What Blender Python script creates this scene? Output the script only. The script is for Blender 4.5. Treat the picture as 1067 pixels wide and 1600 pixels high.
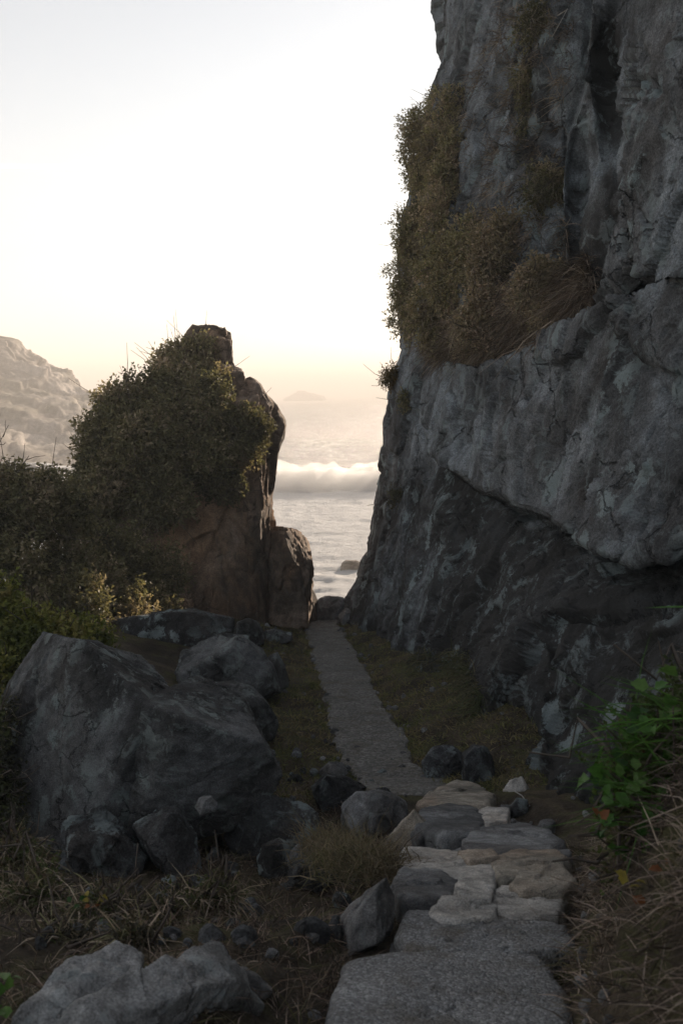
import bpy, bmesh, math, random
import numpy as np
from mathutils import Vector

random.seed(7)
RNG = np.random.default_rng(7)
scn = bpy.context.scene
for o in list(bpy.data.objects):
    bpy.data.objects.remove(o)
COL = scn.collection

# ------------------------------------------------------------------ camera
CZ = 12.0                       # eye height above the sea, metres
PITCH = math.radians(6.8)
FPX = 1600 * 35.0 / 36.0        # focal length in photo pixels
cam = bpy.data.cameras.new("camera")
cam.sensor_fit = 'VERTICAL'
cam.sensor_height = 36.0
cam.sensor_width = 24.0
cam.lens = 35.0
cam.clip_start = 0.1
cam.clip_end = 200000.0
cam.dof.use_dof = True
cam.dof.focus_distance = 13.0
cam.dof.aperture_fstop = 4.5
camo = bpy.data.objects.new("camera", cam)
COL.objects.link(camo)
camo.location = (0, 0, CZ)
camo.rotation_euler = (math.pi / 2 - PITCH, 0, 0)
scn.camera = camo

# ------------------------------------------------------------------ light
SUN_AZ, SUN_EL = math.radians(20.0), math.radians(13.0)     # right of the view axis, above the horizon
world = bpy.data.worlds.new("World")
scn.world = world
world.use_nodes = True
wn = world.node_tree
wn.nodes.clear()
sky = wn.nodes.new('ShaderNodeTexSky')
sky.sky_type = 'NISHITA'
sky.sun_disc = False
sky.sun_elevation = SUN_EL
sky.sun_rotation = SUN_AZ
sky.altitude = 10.0
sky.air_density = 1.0
sky.dust_density = 0.3
sky.ozone_density = 1.0
hsv = wn.nodes.new('ShaderNodeHueSaturation')
hsv.inputs['Saturation'].default_value = 0.36
bg = wn.nodes.new('ShaderNodeBackground')
bg.inputs['Strength'].default_value = 0.070
wo = wn.nodes.new('ShaderNodeOutputWorld')
wn.links.new(sky.outputs[0], hsv.inputs['Color'])
wn.links.new(hsv.outputs[0], bg.inputs['Color'])
wn.links.new(bg.outputs[0], wo.inputs['Surface'])

SUN_DIR = Vector((math.sin(SUN_AZ) * math.cos(SUN_EL), math.cos(SUN_AZ) * math.cos(SUN_EL), math.sin(SUN_EL)))
sl = bpy.data.lights.new("sun", 'SUN')
sl.energy = 4.8
sl.angle = math.radians(0.6)
sl.color = (1.0, 0.82, 0.64)
so = bpy.data.objects.new("sun", sl)
COL.objects.link(so)
so.location = SUN_DIR * 100
so.rotation_euler = SUN_DIR.to_track_quat('Z', 'Y').to_euler()

vs = scn.view_settings
vs.view_transform = 'Standard'
vs.look = 'None'
vs.exposure = 1.33
vs.gamma = 1.0
vs.use_curve_mapping = False
scn.cycles.use_denoising = True
scn.cycles.use_adaptive_sampling = True
scn.cycles.adaptive_threshold = 0.02
scn.cycles.max_bounces = 5
scn.cycles.diffuse_bounces = 2
scn.cycles.glossy_bounces = 2
scn.cycles.transparent_max_bounces = 6
scn.cycles.volume_bounces = 0
scn.cycles.sample_clamp_indirect = 8.0

HAZE_DENSITY = 0.0018

# ------------------------------------------------------------------ photo pixel -> place
def slope_of(py):
    b = (800.0 - np.asarray(py, float)) / FPX
    return (-math.sin(PITCH) + b * math.cos(PITCH)) / (math.cos(PITCH) + b * math.sin(PITCH))

def U(px, py, d):
    """point at forward distance d (metres along +Y) seen at photo pixel px, py"""
    px = np.asarray(px, float); py = np.asarray(py, float); d = np.asarray(d, float)
    b = (800.0 - py) / FPX
    t = d / (math.cos(PITCH) + b * math.sin(PITCH))
    x = (px - 533.5) / FPX * t
    z = CZ + d * slope_of(py)
    return np.stack(np.broadcast_arrays(x, d, z), -1)

PROF_D = np.array([-45, -8, -3, 0, 2.4, 3.2, 4.0, 5.0, 7.0, 8.5, 10.5, 12.7, 16.3, 20, 24.3, 26.6, 28.2, 32, 40, 60])
PROF_Z = np.array([7.0, -.4, -1.25, -1.6, -1.98, -2.17, -2.38, -2.62, -3.2, -3.65, -4.22, -4.38, -4.78, -5.25, -5.82, -6.08, -6.5, -9.5, -14, -17]) + CZ
def zprof(d):
    return np.interp(d, PROF_D, PROF_Z)
_DD = np.linspace(1.0, 34, 6000)
_ZZ = zprof(_DD)
def gd(py, lift=0.0):
    """forward distance at which the trail profile is seen at photo row py"""
    s = float(slope_of(py))
    below = (CZ + _DD * s) < _ZZ + lift
    k = int(np.argmax(below)) if below.any() else len(_DD) - 1
    return float(_DD[k])

_cl = [(690, 1720), (690, 1580), (735, 1470), (775, 1390), (785, 1330), (750, 1280), (665, 1245), (606, 1215), (584, 1170), (562, 1125), (536, 1053), (505, 985), (500, 958), (505, 944)]
_cd = np.array([gd(p[1]) for p in _cl])
_cx = np.array([U(p[0], p[1], d)[0] for p, d in zip(_cl, _cd)])
def cline(y):
    return np.interp(y, _cd, _cx)

# ------------------------------------------------------------------ noise
_G = np.random.default_rng(3).normal(size=(256, 3))
_G /= np.linalg.norm(_G, axis=1, keepdims=True)
_R = np.random.default_rng(5).random((4096, 7))
def _hash(ix, iy, iz, seed):
    h = (ix.astype(np.int64) * 374761393 + iy.astype(np.int64) * 668265263 + iz.astype(np.int64) * 2147483647 + seed * 1274126177) & 0xFFFFFFFF
    h = ((h ^ (h >> 13)) * 1274126177) & 0xFFFFFFFF
    return (h ^ (h >> 16)) & 0xFFFFFFFF
def perlin(p, seed=0):
    p = np.asarray(p, float)
    i = np.floor(p); f = p - i
    i = i.astype(np.int64)
    w = f * f * f * (f * (f * 6 - 15) + 10)
    out = np.zeros(len(p))
    for dx in (0, 1):
        wx = w[:, 0] if dx else 1 - w[:, 0]
        for dy in (0, 1):
            wy = w[:, 1] if dy else 1 - w[:, 1]
            for dz in (0, 1):
                wz = w[:, 2] if dz else 1 - w[:, 2]
                g = _G[_hash(i[:, 0] + dx, i[:, 1] + dy, i[:, 2] + dz, seed) & 255]
                out += wx * wy * wz * (g[:, 0] * (f[:, 0] - dx) + g[:, 1] * (f[:, 1] - dy) + g[:, 2] * (f[:, 2] - dz))
    return out * 1.6
def fbm(p, octs=4, seed=0, gain=0.5, lac=2.03):
    a, s, out = 1.0, 0.0, 0.0
    q = np.asarray(p, float)
    for k in range(octs):
        out = out + a * perlin(q, seed + k * 17)
        s += a; a *= gain; q = q * lac + 11.3
    return out / s
def ridged(p, octs=3, seed=0):
    a, s, out = 1.0, 0.0, 0.0
    q = np.asarray(p, float)
    for k in range(octs):
        out = out + a * (1 - 2 * np.abs(perlin(q, seed + k * 23)))
        s += a; a *= 0.5; q = q * 2.1 + 5.7
    return out / s
def facets(p, seed=0):
    """broken-rock planes: every cell is a tilted plane; also returns distance to the cell border"""
    p = np.asarray(p, float)
    i = np.floor(p).astype(np.int64); f = p - i
    best = np.full(len(p), 9.0); sec = np.full(len(p), 9.0); val = np.zeros(len(p))
    for dx in (-1, 0, 1):
        for dy in (-1, 0, 1):
            for dz in (-1, 0, 1):
                r = _R[_hash(i[:, 0] + dx, i[:, 1] + dy, i[:, 2] + dz, seed) & 4095]
                vx = dx + r[:, 0] - f[:, 0]; vy = dy + r[:, 1] - f[:, 1]; vz = dz + r[:, 2] - f[:, 2]
                dd = vx * vx + vy * vy + vz * vz
                m = dd < best
                sec = np.where(m, best, np.minimum(sec, dd))
                v = vx * (r[:, 3] - .5) + vy * (r[:, 4] - .5) + vz * (r[:, 5] - .5) + (r[:, 6] - .5) * .8
                val = np.where(m, v, val)
                best = np.where(m, dd, best)
    return val, np.sqrt(sec) - np.sqrt(best)
def sstep(a, b, x):
    t = np.clip((x - a) / (b - a), 0, 1)
    return t * t * (3 - 2 * t)

# ------------------------------------------------------------------ mesh helpers
def make_mesh(name, V, F, smooth=True, tint=None, attrs=None):
    V = np.ascontiguousarray(V, np.float32); F = np.ascontiguousarray(F, np.int32)
    me = bpy.data.meshes.new(name)
    n, k = F.shape
    me.vertices.add(len(V)); me.vertices.foreach_set("co", V.ravel())
    me.loops.add(n * k); me.loops.foreach_set("vertex_index", F.ravel())
    me.polygons.add(n)
    me.polygons.foreach_set("loop_start", np.arange(0, n * k, k, dtype=np.int32))
    me.update(calc_edges=True)
    me.polygons.foreach_set("use_smooth", np.full(n, bool(smooth)))
    if tint is not None:
        a = me.color_attributes.new("tint", 'FLOAT_COLOR', 'POINT')
        a.data.foreach_set("color", np.concatenate([tint, np.ones((len(tint), 1))], 1).astype(np.float32).ravel())
    for key, arr in (attrs or {}).items():
        a = me.attributes.new(key, 'FLOAT', 'POINT')
        a.data.foreach_set("value", np.asarray(arr, np.float32))
    me.validate()
    return me

def tag(o, label=None, cat=None, group=None, kind=None):
    if label: o["label"] = label
    if cat: o["category"] = cat
    if group: o["group"] = group
    if kind: o["kind"] = kind
    return o

def thing(name, V, F, mat, label=None, cat=None, group=None, kind=None, smooth=True, tint=None, attrs=None, base=None):
    """one thing that is one mesh, its origin at its base"""
    V = np.asarray(V, float)
    if base is None:
        base = np.array([(V[:, 0].min() + V[:, 0].max()) / 2, (V[:, 1].min() + V[:, 1].max()) / 2, V[:, 2].min()])
    me = make_mesh(name, V - base, F, smooth, tint, attrs)
    me.materials.append(mat)
    o = bpy.data.objects.new(name, me)
    o.location = base
    COL.objects.link(o)
    return tag(o, label, cat, group, kind)

def root(name, loc, label, cat, group=None, kind=None):
    o = bpy.data.objects.new(name, None)
    o.empty_display_size = 0.2
    o.location = loc
    COL.objects.link(o)
    return tag(o, label, cat, group, kind)

def part(name, V, F, mat, parent, smooth=True, tint=None, kind=None, label=None):
    me = make_mesh(name, np.asarray(V, float) - np.array(parent.location), F, smooth, tint)
    me.materials.append(mat)
    o = bpy.data.objects.new(name, me)
    o.parent = parent
    COL.objects.link(o)
    return tag(o, label, kind=kind)

def grid_faces(nr, nc, wrap=False):
    r = np.arange(nr - 1)[:, None]; c = np.arange(nc if wrap else nc - 1)[None, :]
    c2 = (c + 1) % nc
    a = r * nc + c; b = r * nc + c2; d = (r + 1) * nc + c; e = (r + 1) * nc + c2
    return np.stack([a, d, e, b], -1).reshape(-1, 4)

def grid_normals(P):
    """P (nr, nc, 3) -> unit normals"""
    du = np.gradient(P, axis=1); dv = np.gradient(P, axis=0)
    n = np.cross(dv, du)
    return n / (np.linalg.norm(n, axis=2, keepdims=True) + 1e-9)

_ICO = {}
def ico(n):
    if n not in _ICO:
        bm = bmesh.new()
        bmesh.ops.create_icosphere(bm, subdivisions=n, radius=1.0)
        _ICO[n] = (np.array([v.co[:] for v in bm.verts]), np.array([[v.index for v in f.verts] for f in bm.faces]))
        bm.free()
    return _ICO[n]

def hull_planes(pts):
    bm = bmesh.new()
    for p in pts: bm.verts.new(p)
    bmesh.ops.convex_hull(bm, input=list(bm.verts))
    bm.normal_update()
    N, Q = [], []
    for f in bm.faces:
        if f.calc_area() < 1e-7: continue
        n = np.array(f.normal[:]); q = np.array(f.calc_center_median()[:])
        for k, m in enumerate(N):
            if m @ n > 0.985:
                break
        else:
            N.append(n); Q.append(q)
    bm.free()
    return np.array(N), np.array(Q)

def hull_rock(pts, sub=6, sharp=60.0, amp=1.0, seed=0, fine=1.0, chips=4, strata=None):
    pts = np.asarray(pts, float)
    c = (pts.min(0) + pts.max(0)) / 2 * .5 + pts.mean(0) * .5
    ext = (pts.max(0) - pts.min(0)) / 2 + 1e-3
    N, Q = hull_planes(pts)
    if (N * (pts.mean(0) - Q)).sum(1).mean() > 0: N = -N
    d = (N * (Q - c)).sum(1)
    rg = np.random.default_rng(900 + seed)
    if chips:
        E = rg.normal(size=(chips, 3)); E[:, 1] = -np.abs(E[:, 1]) - .2; E[:, 2] = np.abs(E[:, 2]) * .9
        E = unit(E / ext)
        h = ((pts - c) @ E.T).max(0) * rg.uniform(.58, .86, chips)
        N = np.concatenate([N, E]); d = np.concatenate([d, h])
    d = np.maximum(d, 0.03)
    D, F = ico(sub)
    D = D * ext ** .8
    D = D / np.linalg.norm(D, axis=1, keepdims=True)
    den = np.maximum(D @ N.T, 1e-4) / d[None, :]
    r = 1.0 / (np.power((den ** sharp).sum(1), 1.0 / sharp))
    P = c + D * r[:, None]
    s = float(np.cbrt(ext.prod()))
    wq = .10 * s * np.stack([fbm(P / (s * .5), 2, seed + 81), fbm(P / (s * .5), 2, seed + 82), fbm(P / (s * .5), 2, seed + 83)], 1)
    wob = amp * s * (0.04 * fbm(P / (s * 1.1), 3, seed) + 0.19 * facets((P + wq) / (s * .70) + seed, seed)[0])
    fv, fe = facets((P + wq * .6) / (s * .26) + 3 + seed, seed + 4)
    wob += amp * s * (0.075 * fv - .02 * sstep(.08, 0, fe) + 0.015 * ridged(P / (s * .2), 3, seed + 9))
    if strata is not None:
        dn = unit(np.array(strata[:3])); d1 = unit(np.cross(dn, [.3, .9, .2])); d2 = np.cross(dn, d1)
        L = np.stack([P @ d1 / (s * 1.4), P @ d2 / (s * 1.4), P @ dn / (s * .16)], 1)
        wob += strata[3] * s * (.6 * ridged(L, 3, seed + 50) + .8 * facets(L * [1, 1, .8], seed + 51)[0])
    wob += fine * (0.018 * fbm(P / 0.09, 3, seed + 30) + 0.010 * ridged(P / 0.16, 2, seed + 41))
    return P + D * wob[:, None], F

def tube(pts, r0, r1, sides=5):
    pts = np.asarray(pts, float); n = len(pts)
    T = np.gradient(pts, axis=0); T /= np.linalg.norm(T, axis=1, keepdims=True) + 1e-9
    ref = np.array([0.31, 0.22, 0.93])
    A = np.cross(T, ref); A /= np.linalg.norm(A, axis=1, keepdims=True) + 1e-9
    B = np.cross(T, A)
    r = np.linspace(r0, r1, n)[:, None, None]
    th = np.linspace(0, 2 * math.pi, sides, endpoint=False)
    V = pts[:, None, :] + r * (A[:, None, :] * np.cos(th)[None, :, None] + B[:, None, :] * np.sin(th)[None, :, None])
    return V.reshape(-1, 3), grid_faces(n, sides, True)

def join(parts):
    Vs, Fs, k = [], [], 0
    for V, F in parts:
        Vs.append(V); Fs.append(F + k); k += len(V)
    return np.concatenate(Vs), np.concatenate(Fs)

def unit(a):
    return a / (np.linalg.norm(a, axis=-1, keepdims=True) + 1e-9)

def leaf_mesh(P, T, N, size, rng, width=0.30, fold=0.10):
    """folded diamond leaves: base, two shoulders, tip"""
    S = unit(np.cross(T, N)); N = unit(np.cross(S, T))
    s = size[:, None]
    a = P
    b = P + T * s * .45 + S * s * width + N * s * fold
    c = P + T * s - N * s * fold
    d = P + T * s * .45 - S * s * width + N * s * fold
    V = np.stack([a, b, c, d], 1).reshape(-1, 3)
    k = np.arange(len(P))[:, None] * 4
    F = np.concatenate([k + [0, 1, 2], k + [0, 2, 3]], 0)
    return V, F

def blade_mesh(P, D, L, W, B, rng):
    """grass blades: base P, start direction D, length L, width W, bend vector B"""
    S = unit(np.cross(D, rng.normal(size=D.shape)))
    L = L[:, None]; W = W[:, None]
    m = P + D * L * .5 + B * L * .22
    t = P + D * L + B * L * .9
    V = np.stack([P - S * W, P + S * W, m - S * W * .8, m + S * W * .8, t], 1).reshape(-1, 3)
    k = np.arange(len(P))[:, None] * 5
    F = np.concatenate([k + [0, 1, 3], k + [0, 3, 2], k + [2, 3, 4]], 0)
    return V, F

# ------------------------------------------------------------------ materials
class Mat:
    def __init__(self, name):
        self.m = bpy.data.materials.new(name)
        self.m.use_nodes = True
        self.t = self.m.node_tree
        self.t.nodes.clear()
        self.out = self.n('ShaderNodeOutputMaterial')
    def n(self, kind, **kw):
        x = self.t.nodes.new(kind)
        for k, v in kw.items():
            if k.startswith('_'): setattr(x, k[1:], v)
            else:
                x.inputs[k.replace('__', ' ')].default_value = v
        return x
    def l(self, a, b): self.t.links.new(a, b)
    def pos(self, scale=(1, 1, 1), rot=(0, 0, 0)):
        g = self.n('ShaderNodeNewGeometry')
        mp = self.n('ShaderNodeMapping')
        mp.inputs['Scale'].default_value = scale
        mp.inputs['Rotation'].default_value = rot
        self.l(g.outputs['Position'], mp.inputs['Vector'])
        return mp.outputs[0]
    def noise(self, vec, scale, detail=5, rough=.55, dist=0.0):
        x = self.n('ShaderNodeTexNoise', Scale=scale, Detail=detail, Roughness=rough, Distortion=dist)
        self.l(vec, x.inputs['Vector'])
        return x.outputs['Fac']
    def voro(self, vec, scale, feature='F1', rnd=1.0):
        x = self.n('ShaderNodeTexVoronoi', Scale=scale, Randomness=rnd)
        x.feature = feature
        self.l(vec, x.inputs['Vector'])
        return x
    def ramp(self, fac, stops):
        x = self.n('ShaderNodeValToRGB')
        e = x.color_ramp.elements
        while len(e) < len(stops): e.new(0.5)
        for el, (p, c) in zip(e, stops):
            el.position = p
            el.color = (c, c, c, 1) if isinstance(c, (int, float)) else (*c, 1)
        self.l(fac, x.inputs['Fac'])
        return x.outputs['Color']
    def mix(self, fac, a, b, mode='MIX'):
        x = self.n('ShaderNodeMix')
        x.data_type = 'RGBA'; x.blend_type = mode
        for s, v in ((x.inputs[0], fac), (x.inputs[6], a), (x.inputs[7], b)):
            if isinstance(v, (int, float)): s.default_value = v if s.type == 'VALUE' else (v, v, v, 1)
            elif isinstance(v, tuple): s.default_value = (*v, 1)
            else: self.l(v, s)
        return x.outputs[2]
    def math(self, op, a, b=0.0):
        x = self.n('ShaderNodeMath'); x.operation = op
        for s, v in ((x.inputs[0], a), (x.inputs[1], b)):
            if isinstance(v, (int, float)): s.default_value = v
            else: self.l(v, s)
        return x.outputs[0]
    def bump(self, h, strength, dist, normal=None):
        x = self.n('ShaderNodeBump', Strength=strength, Distance=dist)
        self.l(h, x.inputs['Height'])
        if normal is not None: self.l(normal, x.inputs['Normal'])
        return x.outputs[0]
    def surface(self, color, rough=.9, normal=None, spec=.3):
        p = self.n('ShaderNodeBsdfPrincipled')
        for key, v in (('Base Color', color), ('Roughness', rough), ('Specular IOR Level', spec)):
            s = p.inputs[key]
            if isinstance(v, (int, float)): s.default_value = v
            elif isinstance(v, tuple): s.default_value = (*v, 1)
            else: self.l(v, s)
        if normal is not None: self.l(normal, p.inputs['Normal'])
        self.l(p.outputs[0], self.out.inputs['Surface'])
        return p

def rock_mat(name, dark, mid, pale, warm, lichen=(.36, .38, .37), lich=.5, scale=1.0, warm_amt=.3, streak=.5, bump=.6, lich_size=1.0, shade_zone=None):
    M = Mat(name)
    dark, mid, pale, warm = [tuple(c * 1.45 for c in q) for q in (dark, mid, pale, warm)]
    p = M.pos()
    big = M.noise(p, .55 * scale, 5, .6, .6)
    col = M.ramp(big, [(.40, dark), (.50, mid), (.585, pale)])
    wm = M.ramp(M.noise(M.pos((1, 1, .5)), .35 * scale, 4, .6, .8), [(.46, 0.0), (.64, warm_amt)])
    col = M.mix(wm, col, warm)
    st = M.ramp(M.noise(M.pos((2.6, 2.6, .32)), 1.1 * scale, 5, .65, .4), [(.36, .0), (.62, 1.0)])
    col = M.mix(M.math('MULTIPLY', M.math('SUBTRACT', 1.0, st), streak), col, dark)
    med = M.noise(p, 4.5 * scale, 6, .65)
    col = M.mix(.55, col, M.ramp(med, [(.30, .42), (.5, .95), (.70, 1.7)]), 'MULTIPLY')
    fin = M.noise(p, 42 * scale, 5, .7)
    col = M.mix(.8, col, M.ramp(fin, [(.34, .40), (.5, 1.0), (.68, 1.75)]), 'MULTIPLY')
    if shade_zone:  # shade painted into the rock colour, where the vertex mask is high
        za = M.n('ShaderNodeAttribute'); za.attribute_name = "shade_zone"
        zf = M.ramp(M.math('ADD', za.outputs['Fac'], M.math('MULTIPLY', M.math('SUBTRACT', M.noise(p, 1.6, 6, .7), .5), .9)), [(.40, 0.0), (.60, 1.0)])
        col = M.mix(M.math('MULTIPLY', zf, .86), col, M.mix(M.noise(p, 3.0, 6, .7), shade_zone, (shade_zone[0] * 1.9, shade_zone[1] * 1.85, shade_zone[2] * 1.8)))
    # lichen: ragged patches and round spots
    warp = M.n('ShaderNodeVectorMath'); warp.operation = 'ADD'
    wn_ = M.n('ShaderNodeTexNoise', Scale=2.4 * scale, Detail=4.0, Roughness=.65); M.l(p, wn_.inputs['Vector'])
    M.l(p, warp.inputs[0]); 
    wsc = M.n('ShaderNodeVectorMath'); wsc.operation = 'SCALE'; wsc.inputs['Scale'].default_value = .55 / scale
    M.l(wn_.outputs['Color'], wsc.inputs[0]); M.l(wsc.outputs[0], warp.inputs[1])
    vv = M.voro(warp.outputs[0], 2.6 * scale / lich_size)
    cs = M.n('ShaderNodeSeparateColor'); M.l(vv.outputs['Color'], cs.inputs[0])
    vd = M.math('ADD', vv.outputs['Distance'], M.math('MULTIPLY', M.math('SUBTRACT', M.noise(p, 16 * scale, 5, .75), .5), .9))
    spot = M.math('MULTIPLY', M.ramp(vd, [(.20 + .12 * lich, 1.0), (.30 + .13 * lich, 0.0)]), M.ramp(cs.outputs[0], [(.56 - .22 * lich, 0.0), (.60 - .22 * lich, 1.0)]))
    pick = M.ramp(M.noise(p, .8 * scale, 3, .5), [(.56 - .14 * lich, 0.0), (.68 - .10 * lich, 1.0)])
    rag = M.ramp(M.noise(p, 2.1 * scale, 10, .74, .8), [(.545, 0.0), (.62, .9)])
    rag2 = M.ramp(M.noise(p, 9.0 * scale, 8, .75, .5), [(.58, 0.0), (.68, .5)])
    lm = M.math('MAXIMUM', M.math('MULTIPLY', spot, pick), M.math('MAXIMUM', M.math('MULTIPLY', rag, .7), M.math('MULTIPLY', rag2, pick)))
    lm = M.math('MULTIPLY', lm, min(1.0, lich))
    lcol = M.mix(M.noise(p, 2.2, 2), lichen, (lichen[0] * .55, lichen[1] * .62, lichen[2] * .62))
    lcol = M.mix(.5, lcol, M.ramp(M.noise(p, 60, 3, .6), [(.3, .5), (.7, 1.25)]), 'MULTIPLY')
    col = M.mix(lm, col, lcol)
    h = M.math('ADD', M.math('MULTIPLY', med, .25), M.math('MULTIPLY', fin, .40))
    h = M.math('ADD', h, M.math('MULTIPLY', M.noise(p, 15 * scale, 7, .75), .55))
    ck = M.voro(warp.outputs[0], 1.15 * scale, 'DISTANCE_TO_EDGE')
    ckm = M.math('MULTIPLY', M.ramp(ck.outputs['Distance'], [(.0, 1.0), (.022, 0.0)]), M.ramp(M.noise(p, .9 * scale, 3), [(.48, 0.0), (.58, 1.0)]))
    h = M.math('SUBTRACT', h, M.math('MULTIPLY', ckm, 1.2))
    col = M.mix(M.math('MULTIPLY', ckm, .75), col, dark)
    M.surface(col, .9, M.bump(h, bump, .075), .25)
    return M.m

ROCK_CLIFF = rock_mat("cliff_rock", (.040, .041, .043), (.100, .106, .113), (.20, .22, .24), (.115, .095, .082), (.38, .43, .44), .95, .9, .3, .55, 1.0, 1.3, shade_zone=(.022, .021, .020))
ROCK_STACK = rock_mat("stack_rock", (.058, .046, .037), (.15, .116, .090), (.28, .21, .165), (.28, .175, .108), (.30, .30, .27), .25, 1.1, .9, .6, .8)
ROCK_BOULDER = rock_mat("boulder_rock", (.026, .026, .027), (.056, .058, .061), (.125, .133, .142), (.085, .072, .062), (.33, .37, .37), 1.0, 1.5, .3, .4, .8, 1.2)
ROCK_LICHEN = rock_mat("lichened_rock", (.028, .028, .028), (.056, .057, .058), (.12, .123, .126), (.085, .072, .060), (.34, .37, .36), 1.0, 2.2, .3, .3, .8, 1.3)
ROCK_PALE = rock_mat("worn_step_stone", (.20, .192, .18), (.35, .335, .312), (.44, .422, .398), (.36, .305, .255), (.42, .42, .41), .4, 3.2, .5, .4, .6)
ROCK_TAN = rock_mat("tan_step_stone", (.13, .122, .104), (.24, .215, .18), (.33, .295, .25), (.28, .205, .15), (.34, .34, .31), .3, 3.0, .6, .4, .6)
ROCK_GREY = rock_mat("grey_step_stone", (.070, .071, .073), (.14, .142, .145), (.23, .235, .24), (.165, .14, .12), (.34, .35, .35), .6, 3.0, .3, .4, .7)
ROCK_SLAB = rock_mat("foreground_slab_rock", (.080, .078, .074), (.21, .208, .204), (.36, .36, .36), (.18, .15, .125), (.50, .54, .55), .9, 2.6, .5, .5, .8)
ROCK_FAR = rock_mat("headland_rock", (.10, .085, .072), (.17, .145, .125), (.27, .235, .21), (.11, .095, .055), (.36, .33, .29), .6, .16, .7, .4, .8)
ROCK_SEA = rock_mat("wet_sea_rock", (.10, .085, .07), (.15, .13, .11), (.20, .17, .14), (.18, .14, .10), (.25, .24, .22), .2, .8, .5, .3, .6)

def leaf_mat(name, base, trans=.25, rough=.6):
    M = Mat(name)
    a = M.n('ShaderNodeAttribute'); a.attribute_name = "tint"
    col = M.mix(1.0, a.outputs['Color'], base, 'MULTIPLY')
    p = M.surface(col, rough, None, .3)
    tr = M.n('ShaderNodeBsdfTranslucent')
    M.l(M.mix(1.0, col, (1.0, 1.0, .7), 'MULTIPLY'), tr.inputs['Color'])
    mx = M.n('ShaderNodeMixShader'); mx.inputs[0].default_value = trans
    M.l(p.outputs[0], mx.inputs[1]); M.l(tr.outputs[0], mx.inputs[2])
    M.l(mx.outputs[0], M.out.inputs['Surface'])
    return M.m
LEAF = leaf_mat("shrub_leaf", (1.6, 1.6, 1.6), .38)
GRASS = leaf_mat("grass_blade", (1.5, 1.5, 1.5), .2, .75)

def wood_mat(name, c):
    M = Mat(name)
    col = M.mix(.6, c, M.ramp(M.noise(M.pos(), 30, 3), [(.3, .5), (.7, 1.3)]), 'MULTIPLY')
    M.surface(col, .85, None, .2)
    return M.m
TWIG = wood_mat("twig_bark", (.11, .09, .075))
PALE_TWIG = wood_mat("bleached_twig", (.45, .43, .40))

def soil_mat():
    M = Mat("soil_and_turf")
    p = M.pos()
    n = M.noise(p, 1.2, 6, .65, .5)
    col = M.ramp(n, [(.32, (.035, .029, .023)), (.48, (.065, .052, .039)), (.60, (.11, .088, .06)), (.72, (.14, .125, .075))])
    g = M.ramp(M.noise(p, 2.1, 5, .6), [(.50, 0.0), (.62, .75)])
    col = M.mix(g, col, (.085, .085, .035))
    f = M.noise(p, 38, 6, .7)
    col = M.mix(.8, col, M.ramp(f, [(.3, .4), (.5, 1.0), (.72, 1.7)]), 'MULTIPLY')
    h = M.math('ADD', f, M.math('MULTIPLY', M.noise(p, 9, 5, .7), 1.5))
    M.surface(col, .96, M.bump(h, .8, .05), .15)
    return M.m
SOIL = soil_mat()

def gravel_mat(name, c, scale=1.0):
    M = Mat(name)
    p = M.pos()
    v = M.voro(p, 60 * scale)
    v2 = M.voro(p, 140 * scale)
    cell = M.n('ShaderNodeSeparateColor'); M.l(v.outputs['Color'], cell.inputs[0])
    col = M.mix(.75, c, M.ramp(cell.outputs[0], [(0.0, .55), (.6, 1.0), (1.0, 1.8)]), 'MULTIPLY')
    big = M.noise(p, 2.2, 5, .6)
    col = M.mix(.8, col, M.ramp(big, [(.3, .7), (.7, 1.35)]), 'MULTIPLY')
    dirt = M.ramp(M.noise(p, 3.4, 6, .7), [(.50, 0.0), (.66, .6)])
    col = M.mix(dirt, col, (.11, .09, .065))
    h = M.math('ADD', M.math('MULTIPLY', v.outputs['Distance'], -1.0), M.math('MULTIPLY', v2.outputs['Distance'], -.4))
    M.surface(col, .93, M.bump(h, .9, .013), .25)
    return M.m
GRAVEL = gravel_mat("trail_gravel", (.15, .147, .138), .6)
SLAB = gravel_mat("gravelly_slab", (.22, .222, .224), 1.5)

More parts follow.
